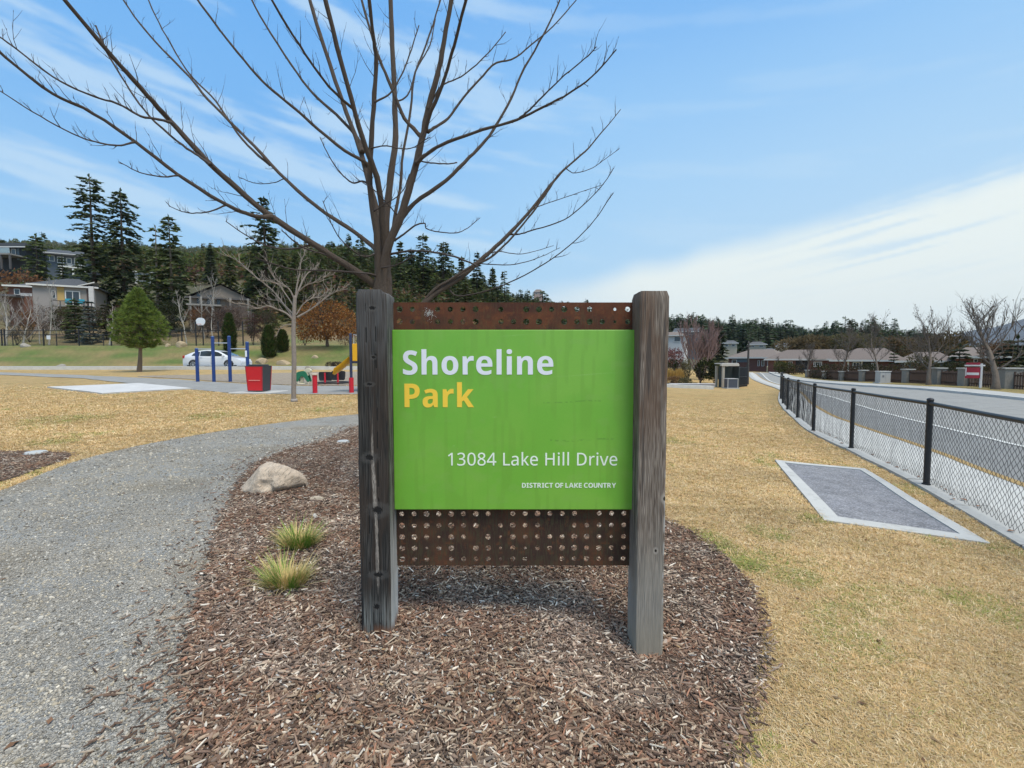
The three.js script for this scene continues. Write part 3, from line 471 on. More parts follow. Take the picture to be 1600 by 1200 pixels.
  const gT = tex(1024, 1024, (u, v) => {
    const b = tfbm(u, v, 0, 4), s = tn(u * .5, v * .04, 5), f = tn(u, v, 7); let c = mix3([.165, .445, .040], [.20, .465, .052], sst(.3, .7, b)); c = mix3(c, [.155, .36, .036], .35 * sst(.55, .8, s)); c = mix3(c, [.21, .43, .075], .3 * sst(.6, .75, tfbm(v, u, 2, 3)));
    const scr = [[.80, .755, .15, .004], [.60, .83, .09, .003], [.5, .97, .08, .003], [.42, .52, .012, .006], [.25, .36, .008, .006], [.13, .62, .05, .003]];
    for (const [x, y, l, t] of scr) { const q = Math.abs(v - y - .012 * Math.sin((u - x) * 9)) / t, e = Math.abs(u - x) / l; if (q < 1 && e < 1) c = mix3(c, [.36, .58, .22], .4 * (1 - q) * (1 - e) * (.4 + .6 * tn(u, v, 6))); }
    const dk = [[.79, .393, .14, .007], [.74, .605, .12, .005]]; for (const [x, y, l, t] of dk) { const q = Math.abs(v - y - .006 * Math.sin((u - x) * 20)) / t, e = Math.abs(u - x) / l; if (q < 1 && e < 1) c = mix3(c, [.085, .23, .03], .6 * (1 - q) * sst(.35, .6, tn(u, v, 5))); }
    return c.map(q => q * (.96 + .08 * f));
  });
  const board = new RoundedBoxGeometry(w, h, bt, 2, .004); { const p = board.attributes.position, uv = board.attributes.uv; for (let i = 0; i < p.count; i++) uv.setXY(i, p.getX(i) / w + .5, p.getY(i) / h + .5); }
  board.translate(cx, cy, bz);
  const brd = part('sign_board', board, new THREE.MeshPhysicalMaterial({ map: gT, roughness: .42, clearcoat: .25, clearcoatRoughness: .3 }), sign, 'bright green painted board with white and yellow lettering');
  const bold = await new FontLoader().loadAsync('fonts/droid/droid_sans_bold.typeface.json'), reg = await new FontLoader().loadAsync('fonts/droid/droid_sans_regular.typeface.json');
  const word = (name, text, font, col, xl, xr, yb, yt, capRatio, spacing = 0) => {     // fitted to a width and to a cap height
    let gs = [], x = 0;
    if (spacing) { for (const ch of text) { if (ch === ' ') { x += 30; continue; } const g = new TextGeometry(ch, { font, size: 100, depth: 1, curveSegments: 6 }); g.computeBoundingBox(); g.translate(x - g.boundingBox.min.x, 0, 0); x += g.boundingBox.max.x - g.boundingBox.min.x + spacing; gs.push(g); } }
    else gs.push(new TextGeometry(text, { font, size: 100, depth: 1, curveSegments: 8 }));
    const g = gs.length > 1 ? mergeGeometries(gs) : gs[0]; g.computeBoundingBox(); const bb = g.boundingBox, L = at(xl, (yb + yt) / 2, DB), Rr = at(xr, (yb + yt) / 2, DB), b = at(xl, yb, DB), t = at(xl, yt, DB);
    const sx = (Rr.x - L.x) / (bb.max.x - bb.min.x), cap = font.data.resolution ? capRatio : capRatio, sy = (t.y - b.y) / (cap * 100);
    g.translate(-bb.min.x, 0, 0); g.scale(sx, sy, .0016); g.translate(L.x - O.x, b.y - O.y, -DB - O.z + .0002); part(name, g, std(col, .4), brd, 'lettering that reads ' + text);
  };
  const capB = (() => { const g = new TextGeometry('H', { font: bold, size: 100, depth: 1 }); g.computeBoundingBox(); return g.boundingBox.max.y / 100; })(), capR = (() => { const g = new TextGeometry('H', { font: reg, size: 100, depth: 1 }); g.computeBoundingBox(); return g.boundingBox.max.y / 100; })();
  word('lettering', 'Shoreline', bold, [.80, .82, .90], 629.5, 864.5, 585.2, 548, capB);
  word('lettering', 'Park', bold, [.98, .64, .06], 632, 740.5, 636.2, 599.5, capB);
  word('lettering', '13084 Lake Hill Drive', reg, [.85, .92, .82], 700, 964.5, 727.2, 707.6, capR);
  word('lettering', 'DISTRICT OF LAKE COUNTRY', bold, [.80, .88, .76], 815.5, 962.5, 762, 754.6, capB, 9);
  // pale dried splash with streaks on the upper strip
  const sp = new MB(), r = rng(5), q0 = at(670, 488, DP - .0); for (let i = 0; i < 190; i++) { const a = r() * 6.28, q = .034 * Math.abs(r() + r() - .75) * (Math.cos(a - 2.2) < -.2 ? 1.7 : 1), s = .0010 + .0024 * r() * r(), x = q0.x - O.x + Math.cos(a) * q, y = q0.y - O.y - .004 + Math.sin(a) * q * .95, z = -DP - O.z + .0009; const pts = []; for (let k = 0; k < 6; k++) pts.push(V(x + Math.cos(k * 1.047) * s, y + Math.sin(k * 1.047) * s * (.7 + r() * .6), z + (k % 2) * .0006)); sp.face(pts); }
  part('splash', sp.geo(), std([.46, .45, .43], .9), sign, 'pale dried splash on the upper rusty strip');
}
// ---------- bark ----------
const T_bark = tex(512, 512, (u, v) => { const a = tfbm(u, v * .5, 3, 4), b = tfbm(u, v, 1, 3), f = tn(u, v, 6); let k = .55 + .7 * a + .25 * (b - .5); return [k, k * .97, k * .93].map(q => q * (.85 + .3 * f)); });
M.bark = std([.135, .10, .078], .9, { map: rep(T_bark, 3) });
const T_barkB = tex(512, 512, (u, v) => { const a = tfbm(u, v * .4, 3, 4), f = tn(u, v, 6); return .7 * a + .3 * f; }, false); M.bark.bumpMap = rep(T_barkB, 3); M.bark.bumpScale = .012;
M.twig = std([.062, .046, .039], .85);
M.barkPale = std([.29, .25, .225], .9, { map: rep(T_bark, 2) });
M.twigPale = std([.30, .255, .215], .9);
// ---------- the bare maple behind the sign: stems as seen, each at its own depth ----------
{
  const D0 = 5.15, base = PD(598, D0);
  const tree = thing('bare_tree', 'tall bare multi stemmed tree rising behind the left post of the green sign', 'tree', base);
  const r = rng(77), tw = new MB();
  const L = (pts, d0, d1) => pts.map(([x, y], i) => { const q = at(x, y, D0 + lerp(d0, d1, (i / (pts.length - 1)) ** 1.15)); return q.sub(base); });
  const ext = (P3, k) => { const n = P3.length, t = P3[n - 1].clone().sub(P3[n - 2]).normalize(); P3.push(P3[n - 1].clone().addScaledVector(t, k * .55).add(V(0, .04, 0)), P3[n - 1].clone().addScaledVector(t, k).add(V(0, .14, 0))); return P3; };
  const m2 = p => p * D0 / F;
  const twigsOn = (C, rr, n, len) => {
    for (let i = 0; i < n; i++) {
      const f = .22 + .78 * (i + r()) / n, p = C.getPoint(f), t = C.getTangent(f), sd = V(r() - .5, r() - .5, r() - .5).cross(t).normalize(); if (sd.y < -.3 && r() < .7) sd.negate();
      const l = len * (.18 + 1.25 * r() * r()) * (1.15 - .5 * f), dir = t.clone().multiplyScalar(.9).add(sd.multiplyScalar(.6 + .5 * r())).normalize(), pts = [p.clone()]; let q = p.clone(), dd = dir.clone();
      const ns = 4; for (let k = 0; k < ns; k++) { dd.add(V((r() - .5) * .45, .07 + (r() - .5) * .35, (r() - .5) * .45)).normalize(); q = q.clone().addScaledVector(dd, l / ns); pts.push(q); }
      tw.tube(pts, Math.min(rr * .45, .0045) * (.6 + .5 * r()), .0011, 4, false);
      for (let k = 1; k < 5; k++) if (r() < .62) { const e = pts[k], d2 = dd.clone().add(V((r() - .5) * 1.5, r() * .6, (r() - .5) * 1.5)).normalize(), s = .03 + .13 * r() * l / len; tw.tube([e, e.clone().addScaledVector(d2, s * .5), e.clone().addScaledVector(d2, s).add(V(0, .01, 0))], .0016, .0008, 3, false); }
      // buds
      if (r() < .6) { const e = pts[ns]; tw.tube([e, e.clone().addScaledVector(dd, .008), e.clone().addScaledVector(dd, .018)], f2 => .0026 * Math.sin(.4 + f2 * 2.6), 0, 4, false); }
    }
  };
  const trunkPts = [[597, 800], [597, 740], [598, 660], [599, 560], [600, 480], [600, 440], [601, 418]];
  const tp = [base.clone().sub(base).add(V(0, -.1, 0)), ...L(trunkPts.slice(1), 0, 0)];
  const trunk = new MB(); trunk.tube(new THREE.CatmullRomCurve3(tp).getPoints(30), f => lerp(m2(19), m2(12.5), Math.min(1, f * 1.3)) * (f < .12 ? 1 + (0.12 - f) * 4 : 1) * (f > .86 ? lerp(1, .7, (f - .86) / .14) : 1), 0, 14);
  part('trunk', trunk.geo(), M.bark, tree);
  // [points, depth at start, depth at end, radius px start, end, extend?, twigs, twig length]
  const B = [
    [[[590, 470], [590, 425], [588, 364], [578, 296], [580, 229], [585, 150], [588, 94], [585, 69]], -.09, -.5, 7.5, 3, 1, 10, .35],
    [[[597, 430], [595, 354], [575, 279], [561, 229], [536, 161], [505, 69]], .02, .45, 7, 4, 1, 10, .4],
    [[[600, 430], [598, 354], [590, 279], [571, 229], [551, 161], [526, 69]], -.03, -.75, 7, 3.6, 1, 10, .4],
    [[[603, 420], [603, 354], [608, 296], [617, 229], [617, 161], [613, 69]], .08, .3, 9, 4.6, 1, 8, .4],
    [[[595, 470], [598, 420], [608, 381], [629, 330], [644, 279], [659, 222], [669, 168], [683, 121], [693, 69]], -.1, -.35, 10.5, 4, 1, 12, .4],
    [[[664, 205], [671, 180], [689, 138], [703, 94], [710, 69]], -.25, -.6, 4.2, 2.6, 1, 6, .35],
    [[[612, 372], [620, 320], [625, 296], [629, 246], [642, 171], [647, 121], [666, 69]], .1, .7, 4, 2, 1, 8, .35],
    [[[659, 214], [648, 203], [632, 185], [619, 154], [602, 114], [590, 84], [585, 69]], -.25, -.1, 4.2, 2.6, 1, 6, .35],
    [[[622, 352], [630, 338], [649, 316], [696, 283], [730, 249], [754, 225], [774, 198], [797, 158], [814, 117], [841, 69]], -.1, .5, 5.4, 1.8, 1, 12, .3],
    [[[650, 256], [664, 243], [689, 227], [747, 205], [808, 187], [851, 166], [889, 146], [929, 116], [963, 77]], -.25, -.9, 4.2, .9, 0, 13, .28],
    [[[812, 185], [827, 172], [848, 151], [878, 121], [916, 90], [932, 73]], -.72, -.9, 2.2, .7, 0, 8, .2],
    [[[668, 206], [680, 199], [700, 185], [723, 154], [750, 124], [774, 99], [801, 92], [828, 72]], -.27, .4, 3.1, 1.4, 1, 9, .26],
    [[[598, 462], [581, 441], [531, 408], [489, 381], [422, 337], [364, 289], [324, 252], [267, 190], [236, 156], [199, 114], [159, 69]], 0, -1.35, 8, 2.8, 1, 18, .34],
    [[[424, 339], [408, 339], [392, 336], [354, 320], [280, 274], [209, 220], [135, 171], [81, 146], [0, 82], [-40, 48]], -.62, -1.7, 4.2, 1.5, 0, 16, .34],
    [[[329, 257], [312, 245], [283, 225], [233, 181], [199, 134], [165, 77], [150, 40]], -.9, -.7, 2.3, 1.2, 0, 11, .28],
    [[[269, 192], [250, 187], [219, 181], [186, 163], [142, 149], [84, 121], [17, 70], [-20, 45]], -1.05, -1.4, 2.4, .9, 0, 12, .26],
    [[[601, 415], [594, 398], [581, 384], [541, 354], [500, 327], [445, 279], [398, 229], [364, 195], [321, 151], [297, 121], [246, 69]], .06, .9, 6, 2, 1, 15, .34],
    [[[422, 257], [400, 240], [371, 208], [351, 178], [330, 150], [297, 117], [267, 69]], .5, 1.3, 3.2, 1.8, 1, 9, .3],
    [[[578, 262], [571, 254], [538, 235], [489, 195], [459, 168], [428, 143], [398, 114], [361, 69]], .2, -.2, 4.1, 2, 1, 11, .3],
    [[[566, 238], [561, 219], [527, 181], [494, 151], [467, 118], [432, 66]], .2, .9, 4.1, 2.1, 1, 9, .3],
    [[[553, 170], [541, 161], [517, 138], [490, 104], [467, 69]], -.4, -.9, 3, 1.8, 1, 7, .3],
    [[[599, 590], [612, 545], [640, 500], [676, 462], [723, 431], [754, 404], [791, 370], [828, 330], [865, 283], [885, 262], [916, 235], [939, 208], [970, 171]], -.03, .7, 9, .7, 0, 16, .3],
    [[[640, 503], [676, 455], [710, 433], [740, 414], [764, 404], [797, 374], [831, 333], [858, 296], [872, 273]], .08, .25, 3.6, 1.3, 0, 9, .22],
    [[[797, 366], [810, 366], [831, 360], [882, 343], [916, 316], [946, 283], [959, 262]], .4, .2, 2.1, .6, 0, 8, .22],
    [[[699, 442], [703, 453], [713, 462], [747, 458], [797, 441], [848, 414], [895, 379], [932, 340], [958, 301]], .2, -.2, 2.1, .7, 0, 9, .22],
    [[[735, 420], [743, 413], [797, 414], [838, 404], [875, 387]], .25, .5, 1.7, .5, 0, 5, .2],
    [[[765, 396], [778, 393], [814, 397], [865, 384]], .3, .7, 1.4, .5, 0, 4, .2],
    [[[828, 330], [843, 322], [878, 310], [943, 288]], .45, .8, 1.4, .5, 0, 5, .2],
    [[[884, 263], [895, 270], [926, 262], [946, 248], [968, 232]], .55, .8, 1.2, .5, 0, 4, .16],
    [[[608, 398], [625, 394], [659, 392], [710, 401], [747, 416]], -.1, -.35, 2.5, 1.4, 0, 4, .16],
    [[[616, 376], [629, 367], [650, 352], [664, 349], [666, 357], [710, 364], [728, 358], [750, 340]], .1, .5, 2.4, .6, 0, 6, .2],
    [[[594, 419], [604, 417], [622, 413], [649, 398]], -.14, -.45, 1.9, 1, 0, 2, .14],
    [[[592, 432], [578, 428], [511, 423], [460, 421], [420, 410], [398, 402]], -.1, -.9, 2.4, .8, 0, 7, .22],
    [[[592, 392], [585, 397], [568, 401], [551, 391], [527, 367], [504, 313]], -.1, -.6, 2.3, .6, 0, 7, .24],
    [[[577, 288], [566, 283], [552, 286], [530, 268], [510, 236], [500, 214]], .2, .5, 2.6, .8, 0, 6, .22],
    [[[621, 336], [605, 318], [588, 300], [567, 285]], -.14, -.4, 1.6, .8, 0, 3, .16],
    [[[531, 408], [505, 397], [470, 385], [440, 360]], -.2, -.6, 2.2, .9, 0, 5, .2],
    [[[489, 381], [460, 389], [420, 385], [385, 368], [353, 346]], -.3, -.1, 2, .8, 0, 6, .2],
    [[[445, 279], [425, 286], [398, 286], [372, 276]], .5, .8, 1.3, .6, 0, 3, .14],
    [[[354, 320], [325, 331], [290, 332], [264, 322]], -.8, -1.1, 1.6, .5, 0, 4, .16],
    [[[280, 274], [255, 276], [220, 270], [186, 253]], -1.1, -1.3, 1.6, .5, 0, 4, .16],
    [[[209, 222], [190, 227], [160, 224], [120, 212], [60, 180], [0, 142]], -1.3, -1.7, 1.6, .6, 0, 7, .18],
    [[[585, 330], [600, 320], [628, 300], [640, 272]], -.3, -.6, 1.5, .6, 0, 3, .16],
    [[[580, 232], [600, 228], [640, 232], [672, 214]], -.4, -.7, 1.6, .7, 0, 4, .16],
    [[[714, 254], [700, 256], [678, 255], [657, 252]], 0, -.2, 1.2, 1.3, 0, 2, .1],
    [[[669, 170], [690, 134], [720, 120], [760, 86], [790, 50]], -.3, .1, 1.9, .8, 0, 6, .2],
    [[[616, 160], [636, 150], [650, 110], [672, 70], [680, 30]], .3, .6, 1.9, 1, 0, 6, .2],
    [[[585, 160], [610, 145], [630, 112], [640, 85], [655, 40]], -.45, -.2, 1.9, .9, 0, 6, .2],
  ];
  for (const [pts, d0, d1, r0, r1, ex, n, len] of B) {
    let P3 = L(pts, d0, d1); if (ex) P3 = ext(P3, .75 + .3 * r());
    const C = new THREE.CatmullRomCurve3(P3, false, 'centripetal'), g = new MB(), N = Math.max(16, pts.length * 4), q = C.getPoints(N);
    for (let i = 1; i < q.length; i++) { const k = m2(.55 + r1 * .15); q[i].add(V((r() - .5) * k, (r() - .5) * k, (r() - .5) * k)); }
    g.tube(q, f => lerp(m2(r0 * .75), m2(ex ? r1 * .62 : r1 * .85), f ** .72) * (1 + .05 * Math.sin(f * 61 + pts[0][0]) + .04 * Math.sin(f * 137)) * (f < .06 ? 1 + (.06 - f) * 5 : 1), 0, r0 > 4 ? 9 : 6); part('limb', g.geo(), r0 > 2.8 ? M.bark : M.twig, tree); twigsOn(C, m2(r0), Math.round(n * 1.6), len * 1.0);
  }
  const t = part('twigs', tw.geo(), M.twig, tree); t.userData.kind = 'stuff';
}
// ---------- small things near the sign ----------
const T_rock = tex(512, 512, (u, v) => { const a = tfbm(u, v, 2, 5), f = tn(u, v, 7), g = tfbm(v, u, 4, 3); let k = .82 + .3 * (a - .5) + .14 * f; const c = [k, k * .93, k * .85]; return g > .66 ? c.map(q => q * .62) : g < .3 ? c.map(q => Math.min(1, q * 1.12)) : c; });
const T_rockB = tex(512, 512, (u, v) => .6 * tfbm(u, v, 3, 5) + .4 * tn(u, v, 7), false);
M.rock = std([.70, .60, .50], .9, { map: rep(T_rock, 1), bumpMap: rep(T_rockB, 1), bumpScale: .02 });
M.rockGrey = std([.36, .35, .33], .9, { map: rep(T_rock, 1) }); M.rockTan = std([.50, .41, .28], .9, { map: rep(T_rock, 1) });
function rockGeo(w, h, d, seed, det = 5, planes = 9, fn) {
  const r = rng(seed), g = mergeVertices(new THREE.IcosahedronGeometry(1, det * 3).deleteAttribute('uv').deleteAttribute('normal')), p = g.attributes.position, PL = [];
  for (let i = 0; i < planes; i++) PL.push([V(r() * 2 - 1, r() * 1.6 - .5, r() * 2 - 1).normalize(), .62 + .28 * r()]);
  const uv = [];
  for (let i = 0; i < p.count; i++) {
    const v = V(p.getX(i), p.getY(i), p.getZ(i)); let k = 1; for (const [n, c] of PL) { const q = v.dot(n); if (q * k > c) k = lerp(k, c / q, .85); }
    k *= 1 + .07 * fbm3(v.x * 1.8 + seed, v.y * 1.8, v.z * 1.8, 4) + .02 * fbm3(v.x * 7, v.y * 7 + seed, v.z * 7, 3);
    v.multiplyScalar(k); v.set(v.x * w / 2, v.y * h, v.z * d / 2); if (fn) fn(v); p.setXYZ(i, v.x, v.y, v.z); uv.push((v.x + v.z * .4) * 1.6, (v.y + v.z * .7) * 1.6);
  }
  g.setAttribute('uv', new THREE.Float32BufferAttribute(uv, 2)); g.computeVertexNormals(); return g;
}
{
  const b = P(420, 770);
  const g = rockGeo(.80, .30, .46, 5, 6, 7, v => {       // high left of centre, a long back running down to the right, undercut foot
    v.y += .03; const x = v.x; if (v.y > 0) v.y *= (x < -.08 ? lerp(.55, 1.0, sst(-.40, -.10, x)) : lerp(1.0, 1.0, sst(-.05, .34, x)));
    const f = sst(.10, 0, v.y); if (v.z > 0 && x > .02) v.z -= .10 * f * sst(0, .15, x); if (x < -.1) v.z += .04 * f;
    if (v.z > .05 && x > -.04 && x < .1) v.z -= .03 * sst(.05, .1, v.y) * sst(.2, .12, v.y);
  });
  solo('boulder', g, M.rock, b.add(V(0, .0, -.1)), 'large pale beige boulder on the edge of the gravel path', 'boulder');
  const s1 = P(495, 784); solo('stone', rockGeo(.17, .028, .06, 8, 3), std([.56, .50, .42], .9, { map: rep(T_rock, 2) }), s1.clone().add(V(0, .035, 0)), 'long flat cream stone lying in the chips near the boulder', 'stone');
  const s2 = P(492, 812); solo('stone', rockGeo(.055, .03, .04, 9, 3), std([.58, .55, .5], .9), s2.clone().add(V(0, .035, 0)), 'small white rounded stone just behind the grass clumps', 'stone');
  // two clumps of ornamental grass
  const clump = (px, py, w, h, seed, label, pg) => {
    const r = rng(seed), o = thing('grass_clump', label, 'grass clump', P(px, py), 0), mk = { green: new MB(), straw: new MB() };
    const n = 1100; for (let i = 0; i < n; i++) {
      const a = r() * 6.28, q = Math.sqrt(r()) * .62, x = Math.cos(a) * q * w * .5, z = Math.sin(a) * q * w * .4, lobe = fbm2(x * 9 + seed, z * 9, 2), dir = a + (r() - .5) * 1.5, lean = .08 + .62 * q + .5 * r() * r(), l = h * (.5 + .95 * r() * r() + .2 * r()) * (1.05 + .9 * lobe), ww = .0055 * (.7 + r());
      const m = (r() < clamp(pg + 1.3 * lobe)) ? mk.green : mk.straw, dx = Math.cos(dir), dz = Math.sin(dir), sx = -dz * ww / 2, sz = dx * ww / 2; let prev; const S = 4;
      for (let k = 0; k <= S; k++) { const f = k / S, ro = l * (f * Math.sin(lean) + .35 * f * f * lean), y = l * f * Math.cos(lean) - l * .32 * lean * f * f, t = 1 - f * .9, row = [m.v(x + dx * ro - sx * t, y, z + dz * ro - sz * t), m.v(x + dx * ro + sx * t, y, z + dz * ro + sz * t)]; if (prev) m.quad(prev[0], prev[1], row[1], row[0]); prev = row; }
    }
    part('green_blades', mk.green.geo(), std([.20, .33, .05], .8, { side: 2 }), o); part('straw_blades', mk.straw.geo(), std([.68, .52, .23], .85, { side: 2 }), o);
  };
  clump(467, 858, .32, .20, 3, 'smaller clump of green and straw grass nearer the boulder', .42);
  clump(449, 918, .36, .19, 4, 'larger clump of straw and green grass nearest the left sign post', .27);
  // flat round covers at the lawn's edge
  const cover = (px, py, rr, label) => { const o = thing('drain_cover', label, 'cover', P(px, py).add(V(0, .02, 0))); part('lid', new THREE.LatheGeometry([[0, .035], [rr * .86, .03], [rr * .97, .022], [rr, .01], [rr, -.03]].map(a => new THREE.Vector2(...a)), 28), std([.47, .48, .47], .6), o); part('ring', new THREE.TorusGeometry(rr * 1.02, .012, 6, 28).rotateX(Math.PI / 2), std([.30, .31, .31], .7), o); };
  cover(56, 710, .135, 'round grey white cover on the bark strip at the left edge'); cover(536, 692.5, .10, 'round pale cover half hidden behind the left sign post');
}
// ---------- framed pad on the right lawn ----------
{
  const c = padOuter.reduce((a, p) => a.add(p), V(0, 0, 0)).multiplyScalar(.25), o = thing('paved_pad', 'grey textured rectangular pad with a pale concrete border in the right lawn', 'pad', V(c.x, c.y, c.z));
  const T_pad = tex(1024, 1024, (u, v) => { const a = tn(u, v, 6), b = tfbm(u, v, 1, 4), s = tn(u * .35, v, 6), e = tfbm(v, u, 0, 3); const st = tn(v * .4, u, 6), lin = tn(u, v * .15, 5); let k = .15 + .12 * a + .13 * (b - .5) + .09 * (s - .5); if (s > .72) k += .10; if (st > .76) k -= .05; if (lin > .78) k += .05; return [k, k * .99, k * (1.03 + .04 * e)]; });
  const T_padB = tex(512, 512, (u, v) => .6 * tfbm(u, v, 3, 4) + .4 * tn(u * .4, v, 5), false);
  const quadSlab = (q, top, th) => { const m = new MB(), n = 10, g = []; for (let i = 0; i <= n; i++) { const row = []; for (let k = 0; k <= n; k++) { const a = q[0].clone().lerp(q[1], k / n), b = q[3].clone().lerp(q[2], k / n), p = a.lerp(b, i / n); row.push(m.v(p.x - o.position.x, ground(p.x, p.z) + top - o.position.y, p.z - o.position.z, p.x, -p.z)); } g.push(row); } for (let i = 0; i < n; i++) for (let k = 0; k < n; k++) m.quad(g[i + 1][k], g[i + 1][k + 1], g[i][k + 1], g[i][k]); const P3 = id => V(m.p[id * 3], m.p[id * 3 + 1], m.p[id * 3 + 2]); const ring = [...g[0].slice(0, n), ...g.slice(0, n).map(r => r[n]), ...g[n].slice(1).reverse(), ...g.slice(1).map(r => r[0]).reverse()]; for (let i = 0; i < ring.length; i++) { const a = P3(ring[i]), b = P3(ring[(i + 1) % ring.length]); m.face([b, a, a.clone().setY(a.y - th), b.clone().setY(b.y - th)]); } return m.geo(); };
  const A = padOuter, I = padInner;
  for (let k = 0; k < 4; k++) { const n = (k + 1) % 4; part('border', quadSlab([A[k], A[n], I[n], I[k]], .034, .07), M.concPale, o); }
  const sh = I.map(p => p.clone().lerp(c, .006)); part('centre_slab', quadSlab(sh, .024, .05), std([1, 1, 1], .8, { map: rep(T_pad, .7), bumpMap: rep(T_padB, .8), bumpScale: .012 }), o);
  // pale slab on the left lawn
  const c2 = slabPoly.reduce((a, p) => a.add(p), V(0, 0, 0)).multiplyScalar(.25), g = drapedPoly(slabPoly, .05, 1.2); g.translate(-c2.x, -c2.y, -c2.z);
  const sk = new MB(); for (let i = 0; i < 4; i++) { const a = slabPoly[i], b = slabPoly[(i + 1) % 4], q = [V(a.x, ground(a.x, a.z) + .05, a.z), V(b.x, ground(b.x, b.z) + .05, b.z), V(b.x, ground(b.x, b.z) - .1, b.z), V(a.x, ground(a.x, a.z) - .1, a.z)].map(p => p.sub(c2)); sk.face(q); }
  const s = thing('concrete_slab', 'flat pale concrete slab on the dry lawn at the left', 'slab', c2); part('top', g, std([.62, .61, .61], .85, { map: rep(T_conc, .3) }), s); part('edge', sk.geo(), std([.48, .47, .45], .9, { side: 2 }), s);
}
// ---------- litter bin ----------
{
  const D = 17, b = PD(405, D), o = thing('litter_bin', 'red and dark grey tapered litter bin on a small concrete pad', 'litter bin', b, -.03), k = D / F;
  const W = .62, H = 37.5 * k, y0 = .085, red = std([.62, .012, .02], .45), dark = std([.045, .047, .052], .6);
  const body = (m) => { };
  const t = .5 * W, s = .43 * W, q = (x, y, z) => V(x, y, z);
  const wall = (x0, x1, sg, ax) => { const m = new MB(), f = (u, y) => { const h = lerp(s, t, (y - y0) / H); return ax ? q(sg * h, y, -sg * u * h) : q(sg * u * h, y, sg * h); }; m.face([f(-1, y0), f(1, y0), f(1, y0 + H), f(-1, y0 + H)]); return m.geo(); };
  part('red_panel', wall(0, 0, 1, 0), red, o); part('dark_panel', wall(0, 0, 1, 1), dark, o); part('dark_panel', wall(0, 0, -1, 0), dark, o); part('red_panel', wall(0, 0, -1, 1), red, o);
  for (const [a, c] of [[1, 1], [1, -1], [-1, 1], [-1, -1]]) part('corner_strip', new MB().tube([q(a * s, y0, c * s), q(a * t, y0 + H, c * t)], .018, .018, 6).geo(), std([.35, .02, .03], .5), o);
  part('lid', mergeGeometries([rbx(W * 1.03, .03, W * 1.03, .012, 0, y0 + H + .012, 0), rbx(W * .82, .05, W * .82, .02, 0, y0 + H + .05, 0)]), dark, o);
  part('bottom', rbx(s * 2.02, .03, s * 2.02, .01, 0, y0, 0), dark, o); part('pedestal', rbx(.16, .13, .16, .01, 0, .03, 0), dark, o);
  part('concrete_pad', rbx(1.55, .09, 1.25, .02, 0, .0, 0), M.concPale, o);
  part('band', new MB().box(-s * .8, s * .8, y0 + H * .42, y0 + H * .445, t * .955, t * .975).geo(), std([.75, .35, .3], .5), o);
}
